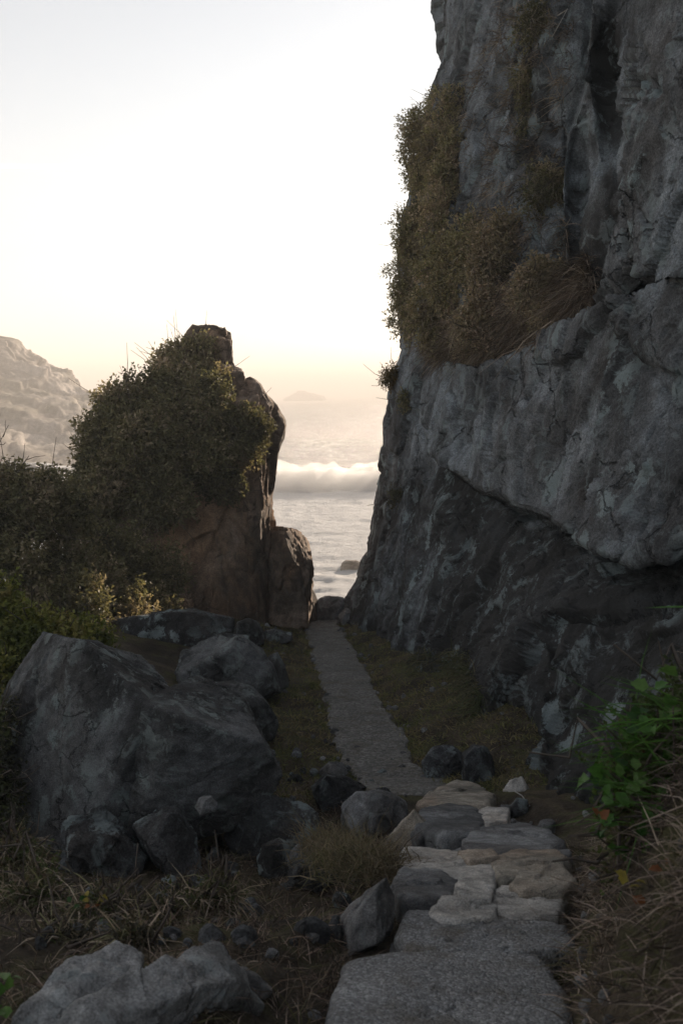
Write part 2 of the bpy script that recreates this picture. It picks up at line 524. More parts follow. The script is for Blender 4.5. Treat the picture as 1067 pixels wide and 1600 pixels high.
def sea_mat():
    M = Mat("sea_water")
    p = M.pos()
    a = M.n('ShaderNodeAttribute'); a.attribute_name = "foam"
    fn = M.noise(M.pos((.7, 1.1, 1)), .6, 10, .74, 1.6)
    fine = M.noise(p, 4.5, 6, .75, .5)
    k = M.math('ADD', a.outputs['Fac'], M.math('MULTIPLY', M.math('SUBTRACT', M.math('ADD', M.math('MULTIPLY', fn, .7), M.math('MULTIPLY', fine, .3)), .5), 1.9))
    fo = M.ramp(k, [(.40, 0.0), (.58, 1.0)])
    wat = M.n('ShaderNodeBsdfPrincipled')
    wat.inputs['Base Color'].default_value = (.08, .075, .065, 1)
    wat.inputs['Roughness'].default_value = .2
    wat.inputs['IOR'].default_value = 1.33
    h = M.math('ADD', M.noise(M.pos((.6, 1.3, 1)), .9, 6, .65, .3), M.math('MULTIPLY', M.noise(M.pos((.7, 1.4, 1)), .22, 3), 2.0))
    M.l(M.bump(h, 1.0, 1.3), wat.inputs['Normal'])
    fd = M.n('ShaderNodeBsdfPrincipled')
    fw = M.math('ADD', M.math('MULTIPLY', M.noise(M.pos((.5, 1.1, 1)), 1.1, 8, .75, 1.5), .6), M.math('MULTIPLY', fine, .4))
    M.l(M.ramp(fw, [(.34, (.62, .63, .64)), (.46, (.88, .88, .88)), (.58, (.95, .95, .95))]), fd.inputs['Base Color'])
    fd.inputs['Roughness'].default_value = .8
    M.l(M.bump(M.math('ADD', fn, M.math('MULTIPLY', fine, .35)), 1.0, .9), fd.inputs['Normal'])
    ft = M.n('ShaderNodeBsdfTranslucent')
    ft.inputs['Color'].default_value = (.9, .89, .88, 1)
    fm = M.n('ShaderNodeMixShader'); fm.inputs[0].default_value = .12
    M.l(fd.outputs[0], fm.inputs[1]); M.l(ft.outputs[0], fm.inputs[2])
    mx = M.n('ShaderNodeMixShader')
    M.l(fo, mx.inputs[0]); M.l(wat.outputs[0], mx.inputs[1]); M.l(fm.outputs[0], mx.inputs[2])
    M.l(mx.outputs[0], M.out.inputs['Surface'])
    return M.m
SEA = sea_mat()

# ================================================================== SETTING
# ------------------------------------------------------------------ sea
def build_sea():
    nr, nc = 460, 300
    ys = np.concatenate([np.geomspace(27, 260, 330), np.geomspace(262, 16000, nr - 330)])
    aa = np.sign(np.linspace(-1, 1, nc)) * np.abs(np.linspace(-1, 1, nc)) ** 1.7 * 1.1
    Y, A = np.meshgrid(ys, aa, indexing='ij')
    X = A * Y - 0.03 * Y
    q = np.stack([X.ravel(), Y.ravel(), np.zeros(X.size)], 1)
    y = q[:, 1]; x = q[:, 0]
    near = np.exp(-np.maximum(y - 60, 0) / 900)
    sw = 0.45 * np.sin(y / 7.5 + 2.2 * fbm(q / [70, 40, 1], 2, 5)) * sstep(110, 200, y)
    z = near * (sw * (0.5 + fbm(q / [45, 25, 1], 2, 2)) + (0.28 + .40 * sstep(100, 220, y)) * ridged(q / [10, 4.5, 1], 4, 1) + .16 * ridged(q / [2.4, 1.3, 1], 3, 8))
    # breaking wave
    yc = 127 + 5 * fbm(q / [30, 1e6, 1], 2, 12) + 2.0 * np.sin(x / 14)
    hh = 2.5 * np.clip(0.80 + 1.1 * fbm(q / [8, 1e6, 1], 3, 14), .25, 1.6)
    t = y - yc
    prof = np.where(t < 0, np.exp(-(t / 4.6) ** 2), np.exp(-(t / 6.5) ** 2))
    lump = fbm(q / [1.8, 1.8, 1], 4, 21)
    side = sstep(-30, -13, x)                       # the reef it breaks on lies off the gap
    z += hh * side * prof * (1 + .28 * lump)
    yc2 = 146 + 5 * fbm(q / [34, 1e6, 1], 2, 32)
    t2 = y - yc2
    z += 1.9 * np.exp(-(t2 / 4.0) ** 2) * np.clip(.55 + 1.3 * fbm(q / [22, 1e6, 1], 2, 36), 0, 1.3)
    # foam map: wash inshore, broken crest, whitecaps outside
    foam = .98 * sstep(122, 112, y) + .30 * np.exp(-((y - 118) / 14) ** 2)
    foam = np.maximum(foam, 1.05 * side * np.where(t < 0, np.exp(-(t / 9.0) ** 2), np.exp(-(t / 2.2) ** 2)) * (.9 + .25 * lump))
    foam = np.maximum(foam, .42 * np.exp(-((t2 - .5) / 2.0) ** 2))
    foam += .30 * sstep(420, 130, y) * np.clip(fbm(q / [26, 7, 1], 4, 51) + .1, 0, 1)
    foam += .08
    q[:, 2] = z
    o = thing("sea", q, grid_faces(nr, nc), SEA, None, None, None, "structure", attrs={"foam": foam}, base=np.zeros(3))
build_sea()

def build_spray():
    """mist thrown up along the breaking crest: a lumpy closed body of airborne droplets"""
    n, m = 260, 26
    xs = np.linspace(-18, 40, n)
    th = np.linspace(0, 2 * math.pi, m, endpoint=False)
    X, T = np.meshgrid(xs, th, indexing='ij')
    q = np.stack([X.ravel(), np.cos(T).ravel() * 2, np.sin(T).ravel() * 2], 1)
    yc = 127 + 5 * fbm(np.stack([X.ravel() / 30, 0 * X.ravel(), 0 * X.ravel()], 1), 2, 12) + 2.0 * np.sin(X.ravel() / 14) - 4.0
    h = 2.1 + 2.2 * fbm(np.stack([X.ravel() / 7, 0 * X.ravel(), 0 * X.ravel()], 1), 3, 14)
    r = 1 + .55 * fbm(q / [2.6, 1.6, 1.6], 4, 15)
    Y = yc + np.cos(T.ravel()) * 6.0 * r
    Z = 1.2 + np.sin(T.ravel()) * np.maximum(h, .7) * r
    V = np.stack([X.ravel(), Y, Z], 1)
    M = Mat("spray_mist")
    v = M.n('ShaderNodeVolumePrincipled', Density=.15, Anisotropy=.5)
    v.inputs['Color'].default_value = (1, 1, 1, 1)
    M.l(v.outputs[0], M.out.inputs['Volume'])
    F = grid_faces(n, m, True)
    c0, c1 = V[:m].mean(0), V[-m:].mean(0)
    k = len(V)
    ends = [(k, (i + 1) % m, i, i) for i in range(m)] + [(k + 1, (n - 1) * m + i, (n - 1) * m + (i + 1) % m, (n - 1) * m + (i + 1) % m) for i in range(m)]
    bm = bmesh.new()
    vs_ = [bm.verts.new(p) for p in np.concatenate([V, [c0, c1]])]
    for f in F: bm.faces.new([vs_[i] for i in f])
    for e in ends: bm.faces.new([vs_[i] for i in e[:3]])
    bmesh.ops.recalc_face_normals(bm, faces=list(bm.faces))
    me = bpy.data.meshes.new("spray"); bm.to_mesh(me); bm.free()
    me.materials.append(M.m)
    o = bpy.data.objects.new("spray", me); COL.objects.link(o)
    tag(o, "white spray thrown up along the breaking wave", "spray", None, "stuff")
build_spray()

# ------------------------------------------------------------------ terrain and trail
def terrain_z(x, y):
    x = np.asarray(x, float); y = np.asarray(y, float)
    dx = x - cline(y)
    z = zprof(y)
    left = np.clip(-dx - .50, 0, None)
    far = sstep(9.2, 11.5, y) * sstep(27.5, 23, y)
    z = z + far * np.minimum(left * .26, .9)
    z = z - sstep(4.2, 6.0, y) * sstep(10.5, 8.5, y) * np.minimum(left * .55, .34)
    right = np.clip(dx - .5, 0, None)
    z = z + sstep(8.5, 12, y) * sstep(28, 24, y) * np.minimum(right * .35, 1.2)
    z = z + sstep(6.6, 4.6, y) * np.minimum(np.clip(dx - .42, 0, None) * 1.9, 1.25)
    z = z - .10 * sstep(2.0, 3.0, y) * sstep(9.6, 8.6, y) * sstep(.85, .6, np.abs(dx))
    z = z - sstep(-13, -26, x) * 12
    q = np.stack([x.ravel(), y.ravel(), 0 * x.ravel()], 1)
    flat = 1 - .85 * sstep(.75, .45, np.abs(dx))
    n = (.16 * fbm(q / 1.3, 3, 60) + .06 * fbm(q / .3, 3, 61)).reshape(x.shape)
    return z + n * flat

def build_terrain():
    nr, nc = 310, 300
    ys = np.concatenate([np.linspace(-45, 1.5, 41)[:-1], np.geomspace(1.5, 60, nr - 40)])
    uu = np.linspace(-1, 1, nc)
    aa = np.sign(uu) * np.abs(uu) ** 1.5
    Y, A = np.meshgrid(ys, aa, indexing='ij')
    W = np.where(A < 0, np.clip(Y * .55, 3.0, 18) + 14 * np.abs(A) ** 3, np.clip(Y * .42, 2.6, 8)) + np.clip(-Y, 0, 12) * 1.6
    X = A * W
    Z = terrain_z(X, Y)
    thing("ground", np.stack([X, Y, Z], -1).reshape(-1, 3), grid_faces(nr, nc), SOIL, kind="structure", base=np.zeros(3))
build_terrain()

def build_trail():
    ys = np.linspace(gd(1246), 27.0, 420); nc = 40
    u = np.linspace(-1, 1, nc)
    Y, Uu = np.meshgrid(ys, u, indexing='ij')
    q = np.stack([Y.ravel() * 0, Y.ravel(), 0 * Y.ravel()], 1)
    lw = (.46 + .24 * fbm(q / .9, 5, 70, .6)).reshape(Y.shape); rw = (.46 + .24 * fbm(q / .9, 5, 75, .6)).reshape(Y.shape)
    X = cline(Y) + np.where(Uu < 0, Uu * lw, Uu * rw)
    Z = terrain_z(X, Y)
    qq = np.stack([X.ravel(), Y.ravel(), 0 * X.ravel()], 1)
    Z = Z + .035 - .09 * np.maximum(sstep(.90, 1.0, np.abs(Uu)), sstep(ys[0] + .5, ys[0], Y)) + .010 * fbm(qq / .06, 3, 77).reshape(Y.shape)
    thing("trail", np.stack([X, Y, Z], -1).reshape(-1, 3), grid_faces(*Y.shape), GRAVEL, kind="structure", base=np.zeros(3))
build_trail()

# ------------------------------------------------------------------ right cliff
def poly_at(py, pts):
    a = np.array(pts, float)
    return np.interp(py, a[:, 1], a[:, 0])
CL_EDGE = [(700, -700), (690, -100), (683, 0), (690, 35), (700, 70), (693, 110), (681, 140), (660, 190), (648, 250), (643, 300), (640, 330), (630, 400), (625, 500), (627, 545), (621, 575), (612, 605), (606, 640), (606, 690), (594, 722), (586, 760), (580, 800), (577, 835), (573, 868), (562, 898), (547, 928), (536, 950), (526, 975), (520, 1000), (520, 1500)]
_ctl = []
for row, pts in {
    -600: [(700, 28), (800, 23.5), (950, 18.5), (1100, 15.5), (1450, 12)],
    0: [(685, 26.5), (780, 21.5), (880, 17.3), (985, 14.6), (1067, 12.8), (1300, 10.2), (1450, 9)],
    300: [(645, 25.5), (750, 20), (850, 16.5), (950, 13.8), (1067, 11.8), (1300, 9.2), (1450, 8.2)],
    550: [(628, 25.5), (690, 21), (750, 17.6), (850, 14.3), (950, 12.3), (1067, 10.7), (1300, 8.3), (1450, 7.4)],
    750: [(588, 25.5), (650, 20.8), (750, 16.6), (850, 13.6), (950, 11.6), (1067, 10), (1300, 7.7), (1450, 6.8)],
    900: [(560, 25.5), (640, 19.8), (700, 16.6), (770, 14.1), (850, 12.0), (950, 10.4), (1067, 9.0), (1300, 7.0)],
    1000: [(525, 25.5), (615, 19.4), (700, 15.2), (770, 12.9), (850, 11.0), (950, 9.6), (1067, 8.3), (1300, 6.5)],
    1150: [(525, 25.5), (620, 18.6), (700, 14.4), (770, 11.8), (850, 10.1), (950, 8.9), (1067, 7.8), (1300, 6.2)],
    1260: [(525, 25.5), (620, 18.4), (700, 14), (770, 11.5), (835, 9.3), (920, 8.5), (1067, 7.4), (1300, 5.9)],
    1420: [(525, 25.5), (620, 18), (700, 13.6), (835, 9.1), (1067, 7.2), (1300, 5.7)],
}.items():
    for px, d in pts: _ctl.append((px, row, math.log(d)))
_ctl = np.array(_ctl)
def _tps_fit(c):
    xy = c[:, :2] / 400.0; n = len(c)
    r = np.linalg.norm(xy[:, None] - xy[None], axis=2)
    K = np.where(r > 0, r * r * np.log(r + 1e-12), 0) + np.eye(n) * .004
    Pm = np.concatenate([np.ones((n, 1)), xy], 1)
    A = np.block([[K, Pm], [Pm.T, np.zeros((3, 3))]])
    return xy, np.linalg.solve(A, np.concatenate([c[:, 2], np.zeros(3)]))
_TX, _TW = _tps_fit(_ctl)
def cliff_base_depth(px, py):
    q = np.stack([np.ravel(px), np.ravel(py)], 1) / 400.0
    r = np.linalg.norm(q[:, None] - _TX[None], axis=2)
    K = np.where(r > 0, r * r * np.log(r + 1e-12), 0)
    v = K @ _TW[:len(_TX)] + _TW[len(_TX)] + q @ _TW[len(_TX) + 1:]
    return np.exp(v)

def line_dist(px, py, pts):
    """signed distance to a polyline in photo pixels (positive = left of travel) and the position along it"""
    best = np.full(px.shape, 1e9); sign = np.zeros(px.shape); along = np.zeros(px.shape)
    pts = np.array(pts, float); L = 0.0
    tot = np.linalg.norm(np.diff(pts, axis=0), axis=1).sum()
    for a, b in zip(pts[:-1], pts[1:]):
        v = b - a; ln = np.linalg.norm(v)
        t = np.clip(((px - a[0]) * v[0] + (py - a[1]) * v[1]) / ln ** 2, 0, 1)
        dx = px - a[0] - t * v[0]; dy = py - a[1] - t * v[1]
        d = np.hypot(dx, dy)
        m = d < best
        best = np.where(m, d, best)
        sign = np.where(m, np.sign(v[0] * dy - v[1] * dx), sign)
        along = np.where(m, (L + t * ln) / tot, along)
        L += ln
    return best, sign, along

CRACK = [(640, 640), (665, 690), (700, 728), (752, 762), (800, 793), (870, 828), (925, 858), (1000, 884), (1100, 860), (1300, 850)]
LEDGE = [(600, 540), (690, 562), (745, 574), (800, 548), (850, 520), (930, 490), (958, 478)]
PILLAR = [(958, 480), (945, 470), (952, 410), (970, 330), (985, 230), (990, 100), (996, -100), (1000, -600)]
RCRACK = [(958, 480), (975, 520), (1010, 552), (1067, 580), (1300, 640)]
GULLY = [(862, 480), (884, 400), (880, 300), (885, 220), (918, 110), (925, 20), (925, -200)]
FOOTRIB = [(648, 880), (640, 950), (622, 1005), (612, 1040)]
RIB2 = [(700, 800), (690, 900), (668, 980), (660, 1060)]
RIB3 = [(838, 1000), (842, 1080), (838, 1130), (852, 1180)]
def cliff_features(px, py):
    off = np.zeros(px.shape)
    d, s, t = line_dist(px, py, CRACK)                       # the leaning slab overhangs the lower wall
    k = sstep(0, .22, t)
    below = s > 0
    off += np.where(below, 1.7 * np.exp(-d / 120) * k, -.25 * np.exp(-d / 60) * k)
    off += .25 * np.exp(-(d / 5) ** 2)
    d, s, t = line_dist(px, py, LEDGE)                       # recess above the ledge, full of plants
    off += np.where(s < 0, 1.7 * np.exp(-d / 150), 0) * sstep(0.1, .5, t)
    d, s, t = line_dist(px, py, PILLAR)                      # right pillar stands proud
    off += np.where(s > 0, -1.0 * np.exp(-d / 170), .95 * np.exp(-d / 70)) * sstep(.0, .06, t)
    d, s, t = line_dist(px, py, RCRACK)
    off += .30 * np.exp(-(d / 6) ** 2) + np.where(s > 0, .22, -.10) * np.exp(-d / 60)
    d, s, t = line_dist(px, py, GULLY)
    off += np.where(s < 0, 1.0 * np.exp(-d / 50), -.30 * np.exp(-d / 30)) * sstep(0, .15, t)
    for ln, w, a in ((FOOTRIB, 16, -.55), (RIB2, 20, -.35), (RIB3, 12, -.30)):
        d, s, t = line_dist(px, py, ln)
        off += a * np.exp(-(d / w) ** 2)
    for cx, cy, rx, ry, a in ((803, 1150, 26, 55, .9), (880, 1135, 20, 24, .4), (760, 960, 40, 90, .5), (900, 940, 60, 30, -.25),
                              (1035, 905, 70, 34, .9), (720, 690, 26, 26, .35), (957, 150, 24, 120, .55), (905, 300, 14, 90, .5), (905, 1235, 40, 45, -.35),
                              (790, 690, 70, 70, -.35), (985, 700, 70, 90, -.35), (960, 800, 36, 40, -.30), (870, 590, 60, 40, .3), (820, 160, 30, 110, .45), (740, 280, 40, 120, -.3)):
        off += a * np.exp(-((px - cx) / rx) ** 2 - ((py - cy) / ry) ** 2)
    return off

def cliff_depth(px, py):
    px = np.asarray(px, float); py = np.asarray(py, float)
    d = cliff_base_depth(px, py).reshape(px.shape)
    e = poly_at(py, CL_EDGE)
    s = np.clip((px - e) / 32.0, 0, 1)
    d = d + 1.6 * (1 - np.sqrt(1 - (1 - s) ** 2))
    return d + cliff_features(px, py) * np.clip(d / 12, .8, 1.3)

def rock_disp(P, N, k=1.0, seed=100):
    wp = np.stack([fbm(P / 1.1, 3, seed + 20), fbm(P / 1.1, 3, seed + 21), fbm(P / 1.1, 3, seed + 22)], 1)
    w = .26 * fbm(P / 3.0, 3, seed)
    fv, fe = facets((P + .45 * wp) / [2.2, 2.2, 3.4], seed + 1)
    w += .34 * fv - .09 * sstep(.04, .0, fe)
    fv, fe = facets((P + .25 * wp) / [.85, .85, 1.5], seed + 3)
    w += .085 * fv - .04 * sstep(.05, .0, fe)
    S1 = np.stack([P @ np.array([.55, .60, -.58]) / 1.8, P @ np.array([.70, -.71, -.05]) / 1.1, P @ np.array([.45, .37, .81]) / .22], 1)
    w += .055 * ridged(S1, 3, seed + 11) * sstep(-.1, .4, fbm(P / 2.2, 2, seed + 12))
    w += .035 * ridged(P / [.8, .8, 2.4], 3, seed + 5)
    w += .050 * facets((P + .1 * wp) / [.26, .26, .42], seed + 9)[0] + .018 * ridged(P / .22, 3, seed + 7) + .016 * fbm(P / .08, 3, seed + 8)
    return P + N * (k * w)[:, None]

CLS = {}
def cliff_surf(px, py):
    """point and normal of the finished cliff face near a photo pixel"""
    px = np.asarray(px, float); py = np.asarray(py, float)
    E = poly_at(py, CL_EDGE)
    u = np.clip((px - E) / (1460 - E), 0, 1) ** (1 / 1.35)
    ci = np.clip(np.round(u * (CLS['nc'] - 1)).astype(int), 0, CLS['nc'] - 1)
    ri = np.clip(np.round(np.interp(py, CLS['rows'], np.arange(len(CLS['rows'])))).astype(int), 0, len(CLS['rows']) - 1)
    return CLS['V'][ri, ci], CLS['N'][ri, ci]

def build_cliff():
    rows = np.concatenate([np.linspace(-700, -40, 60)[:-1], np.linspace(-40, 1330, 660)])
    nc = 400
    u = np.linspace(0, 1, nc) ** 1.35
    PY, UU = np.meshgrid(rows, u, indexing='ij')
    E = poly_at(PY, CL_EDGE)
    PX = E + (1460 - E) * UU
    D = cliff_depth(PX, PY)
    front = U(PX, PY, D)
    # the wall runs on behind its visible edge towards the sea, and past the camera on the right
    edge = front[:, :1, :]
    back = []
    for dy, dx in ((16, 9), (12, 5.5), (9, 3.3), (6.5, 2.0), (4.6, 1.15), (3.2, .68), (2.2, .38), (1.4, .2), (.8, .09), (.4, .035), (.16, .008)):
        back.append(edge + np.array([dx, dy, 0])[None, None, :])
    near = front[:, -1:, :]
    past = [near + np.array(v)[None, None, :] for v in ((.9, -.3, 0), (2.2, -.2, 0), (4.5, .5, 0))]
    far = [np.broadcast_to(np.array([x, y, 0.0]), edge.shape) * [1, 1, 0] + edge * [0, 0, 1] for x, y in ((46, 50), (30, 52))]
    past += [np.broadcast_to(np.array([x, y, 0.0]), edge.shape) * [1, 1, 0] + edge * [0, 0, 1] for x, y in ((22, 8), (46, 14))]
    back = far + back
    P = np.concatenate(back + [front] + past, 1)
    cen = np.array([20.0, 32.0, 0])
    caps = [cen * [1, 1, 0] + (P[:1] - cen) * [q, q, 0] + P[:1] * [0, 0, 1] + np.array([0, 0, 1.5 * (1 - q)]) for q in (.03, .6, .9)]
    P = np.concatenate(caps + [P], 0)
    nr, nC = P.shape[:2]
    N = grid_normals(P)
    for ax in (0, 1):                       # even out the normals so steep steps do not pleat
        for _ in range(3):
            N = (np.roll(N, 2, ax) + np.roll(N, -2, ax) + np.roll(N, 1, ax) + np.roll(N, -1, ax) + N) / 5
    N = N / (np.linalg.norm(N, axis=2, keepdims=True) + 1e-9)
    N[:4] = (0, 0, 1)
    if N[nr // 2, nC // 2] @ np.array([-.6, -.7, 0]) < 0: N = -N
    V = rock_disp(P.reshape(-1, 3), N.reshape(-1, 3))
    F = grid_faces(nr, nC, True)
    k0 = len(back)
    CLS['V'] = V.reshape(nr, nC, 3)[3:, k0:k0 + nc]; CLS['N'] = N[3:, k0:k0 + nc]; CLS['rows'] = rows; CLS['nc'] = nc
    # dark rock deepened by painted shade, under the slanting crack and in upper recesses
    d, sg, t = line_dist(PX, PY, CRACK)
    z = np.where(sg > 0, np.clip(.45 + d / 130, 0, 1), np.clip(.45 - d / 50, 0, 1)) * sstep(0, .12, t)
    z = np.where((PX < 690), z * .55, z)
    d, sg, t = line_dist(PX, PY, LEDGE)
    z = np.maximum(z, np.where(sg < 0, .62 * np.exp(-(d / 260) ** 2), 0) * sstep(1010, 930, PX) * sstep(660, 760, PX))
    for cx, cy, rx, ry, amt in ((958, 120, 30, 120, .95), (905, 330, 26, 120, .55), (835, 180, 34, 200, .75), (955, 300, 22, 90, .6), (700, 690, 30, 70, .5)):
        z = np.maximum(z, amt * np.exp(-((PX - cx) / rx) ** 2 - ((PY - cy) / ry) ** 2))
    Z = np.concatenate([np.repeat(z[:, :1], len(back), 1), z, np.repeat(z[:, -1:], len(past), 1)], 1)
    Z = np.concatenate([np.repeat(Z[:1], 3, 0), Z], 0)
    o = thing("cliff", V, F, ROCK_CLIFF, "tall dark grey cliff rising right of the trail, its upper half shrubby", "cliff", base=np.array([4.0, 16.0, 4.0]), attrs={"shade_zone": Z.ravel()})
    return o
build_cliff()

# ------------------------------------------------------------------ stacks and headland: stacked rings between a left and a right outline
def ring_rock(left, right, dc, hd, rows, nth=260, power=2.6, k=.6, seed=200, vstretch=1.6, cap=True):
    py = np.linspace(rows[0], rows[1], rows[2])
    L = poly_at(py, left); R = poly_at(py, right)
    th = np.linspace(0, 2 * math.pi, nth, endpoint=False)
    c, s = np.cos(th), np.sin(th)
    c = np.sign(c) * np.abs(c) ** (2 / power); s = np.sign(s) * np.abs(s) ** (2 / power)
    dcv = dc(py) if callable(dc) else np.full(py.shape, float(dc)); hdv = hd(py) if callable(hd) else np.full(py.shape, float(hd))
    A = U(L, py, dcv); B = U(R, py, dcv)
    mid = (A + B) / 2; hw = (B[:, 0] - A[:, 0]) / 2
    P = np.stack([mid[:, None, 0] + hw[:, None] * c[None], mid[:, None, 1] - hdv[:, None] * s[None], np.repeat(mid[:, None, 2], nth, 1)], -1)
    if cap:
        steps = [.8, .5, .2, .02]
        tops = []
        for q in steps:
            t = mid[0][None] + (P[0] - mid[0][None]) * q; t[:, 2] += .06 * (1 - q) * hw[0]
            tops.append(t)
        P = np.concatenate([np.array(tops[::-1]), P], 0)
    nr = len(P)
    Pw = np.concatenate([P[:, -1:], P, P[:, :1]], 1)
    N = grid_normals(Pw)[:, 1:-1]
    out = P - P.mean(1, keepdims=True)
    N = np.where((N * out).sum(-1, keepdims=True) < 0, -N, N)
    return P, N, nr, nth

ST_L = [(304, 514), (296, 530), (276, 560), (262, 590), (215, 620), (170, 650), (140, 700), (128, 760), (120, 830), (110, 900), (100, 1030)]
ST_R = [(352, 514), (354, 522), (352, 545), (358, 562), (368, 582), (382, 592), (392, 606), (404, 620), (414, 634), (422, 645), (432, 660), (430, 682), (425, 704), (423, 735), (420, 780), (418, 830), (421, 880), (423, 930), (426, 1030)]
def build_stack():
    P, N, nr, nth = ring_rock(ST_L, ST_R, lambda y: 25.2 - .6 * sstep(620, 950, y), lambda y: np.interp(y, [514, 600, 700, 800, 960, 1030], [.5, 1.1, 1.7, 2.0, 2.3, 2.4]), (514, 1030, 230), 300, 3.0)
    q = P.reshape(-1, 3); n = N.reshape(-1, 3)
    w = .16 * fbm(q / [1.0, 1.0, 2.2], 3, 210) + .34 * facets(q / [1.1, 1.1, 2.8], 211)[0] + .10 * facets(q / [.42, .42, 1.1], 213)[0]
    w += .05 * ridged(q / [.3, .3, 1.0], 3, 214) + .014 * fbm(q / .08, 3, 215)
    w *= .8
    # keep the outline close to the drawn one
    V = q + n * w[:, None]
    r = root("rock_pinnacle", (V[:, 0].mean(), V[:, 1].mean(), V[:, 2].min()), "tall brown rock pinnacle left of the gap, its shoulder cloaked in shrubs", "rock")
    part("rock_body", V, grid_faces(nr, nth, True), ROCK_STACK, r)
    for k, (outl, d, th) in enumerate((
            ([(338, 516), (345, 512), (361, 519), (358, 542), (364, 566), (340, 586), (328, 550)], 24.6, .9),
            ([(300, 520), (316, 511), (334, 515), (334, 545), (300, 550)], 24.9, .8),
            ([(348, 584), (362, 568), (380, 576), (384, 596), (372, 632), (350, 640), (342, 610)], 24.0, 1.0),
            ([(366, 618), (376, 596), (392, 590), (408, 602), (428, 630), (424, 650), (396, 660), (370, 650)], 24.2, 1.3),
            ([(410, 650), (428, 634), (440, 648), (449, 664), (442, 688), (430, 706), (414, 700)], 24.8, 1.3),
            ([(360, 626), (404, 618), (406, 636), (366, 642)], 23.6, .6),
                        ([(280, 800), (330, 780), (372, 800), (376, 950), (352, 968), (290, 960)], 22.9, 1.6),
            ([(205, 850), (270, 820), (284, 840), (280, 960), (210, 970)], 22.6, 1.6))):
        o = np.array(outl, float); c = o.mean(0)
        pts = np.concatenate([U(o[:, 0], o[:, 1], d + th * .4), U(c[0] + (o[:, 0] - c[0]) * .8, c[1] + (o[:, 1] - c[1]) * .85, d), U(c[0] + (o[:, 0] - c[0]) * .8, o[:, 1], d + th)])
        V, F = hull_rock(pts, 5, 70, .6, 70 + k)
        part("rock_outcrop", V, F, ROCK_STACK, r)
    pts = np.array([U(*c) for c in ((396, 730, 23.2), (384, 800, 22.7), (374, 880, 22.3), (372, 985, 22.2), (425, 715, 26.2), (423, 800, 26.4), (423, 985, 26.6), (330, 760, 23.3), (330, 985, 23.0), (340, 740, 26), (405, 940, 23.6), (410, 985, 23.4))])
    V, F = hull_rock(pts, 6, 90, .55, 95, 1.0, 5, (.95, .1, .2, .05))
    part("rock_outcrop", V, F, ROCK_STACK, r)
build_stack()

HL_L = [(-420, 440), (-700, 500), (-1000, 800), (-1100, 900)]
HL_R = [(-330, 440), (-120, 492), (-40, 515), (2, 528), (24, 533), (40, 551), (56, 560), (68, 572), (104, 585), (119, 600), (123, 610), (150, 622), (178, 650), (230, 690), (320, 740), (380, 800)]
def build_headland():
    P, N, nr, nth = ring_rock(HL_L, HL_R, lambda y: 250 - 60 * sstep(560, 760, y), lambda y: np.interp(y, [440, 540, 620, 690, 740, 800], [8, 26, 40, 70, 110, 135]), (440, 800, 160), 430, 2.2)
    q = P.reshape(-1, 3); n = N.reshape(-1, 3)
    w = 1.4 * fbm(q / [22, 22, 14], 3, 220) + 2.6 * facets(q / [10, 10, 5], 221)[0] + 1.3 * facets(q / [3.6, 3.6, 2.0], 222)[0] + .5 * facets(q / [1.5, 1.5, .9], 226)[0] + .3 * ridged(q / 2.2, 3, 223)
    thing("headland", q + n * (.75 * w)[:, None], grid_faces(nr, nth, True), ROCK_FAR, kind="structure")
build_headland()

# ================================================================== ROCKS
_RD = np.geomspace(1.6, 40, 1500)
def ground_d(px, py):
    """forward distance at which the ground is seen at this photo pixel"""
    q = U(np.full(_RD.shape, float(px)), np.full(_RD.shape, float(py)), _RD)
    m = q[:, 2] < terrain_z(q[:, 0], q[:, 1])
    return float(_RD[int(np.argmax(m))]) if m.any() else 30.0
def px_rock(name, label, cat, outline, d, thick, mat=None, front=(), sub=6, sharp=70., amp=1.0, seed=0, group=None, lean=0.0, shrink=.84, chips=4, strata=None):
    """a boulder from its outline in the photo: outline points at mid depth, a smaller face in front, another behind"""
    o = np.array([(p[0], p[1]) for p in outline], float)
    dd = np.array([p[2] if len(p) > 2 else 0.0 for p in outline])
    c = o.mean(0)
    if d is None: d = ground_d(c[0], o[:, 1].max() - 5)
    top = (o[:, 1].max() - o[:, 1]) / max(1.0, np.ptp(o[:, 1]))
    pts = [U(o[:, 0], o[:, 1], d + thick * .38 + dd + lean * top)]
    f = c + (o - c) * shrink
    pts.append(U(f[:, 0], f[:, 1] + 2, d + dd * .8 + lean * top))
    b = c + (o - c) * .8
    pb = U(b[:, 0], b[:, 1], d + thick + dd + lean * top)
    pts.append(pb)
    if len(front): pts.append(np.array([U(p[0], p[1], d + p[2]) for p in front]))
    V, F = hull_rock(np.concatenate(pts), sub, sharp, amp, seed, 1.0, chips, strata)
    return thing(name, V, F, mat or ROCK_BOULDER, label, cat, group)

# blocks beside the pinnacle
px_rock("rock_block", "square topped brown rock block at the right foot of the pinnacle", "rock",
        [(412, 828), (440, 826), (474, 832), (476, 868), (485, 886), (480, 950), (482, 990), (410, 990)], 23.6, 2.2, ROCK_STACK, amp=.6, seed=1, shrink=.9, strata=(.2, -.3, .9, .05))
px_rock("rock_block", "small slanting rock behind the square topped block, at the gap", "rock",
        [(474, 898), (484, 912), (494, 942), (496, 990), (465, 990)], 25.4, 1.2, ROCK_STACK, amp=.4, seed=2, sub=5)
px_rock("rock", "flat pale stone closing the end of the trail above the surf", "rock",
        [(493, 940), (508, 930), (530, 931), (544, 938), (546, 985), (488, 985)], 25.9, 1.2, ROCK_GREY, amp=.42, seed=3, sub=5)
px_rock("rock", "light grey stone on the right verge where the trail ends", "rock",
        [(529, 962), (540, 950), (556, 953), (562, 966), (556, 980), (534, 980)], None, .6, ROCK_GREY, amp=.49, seed=4, sub=5)
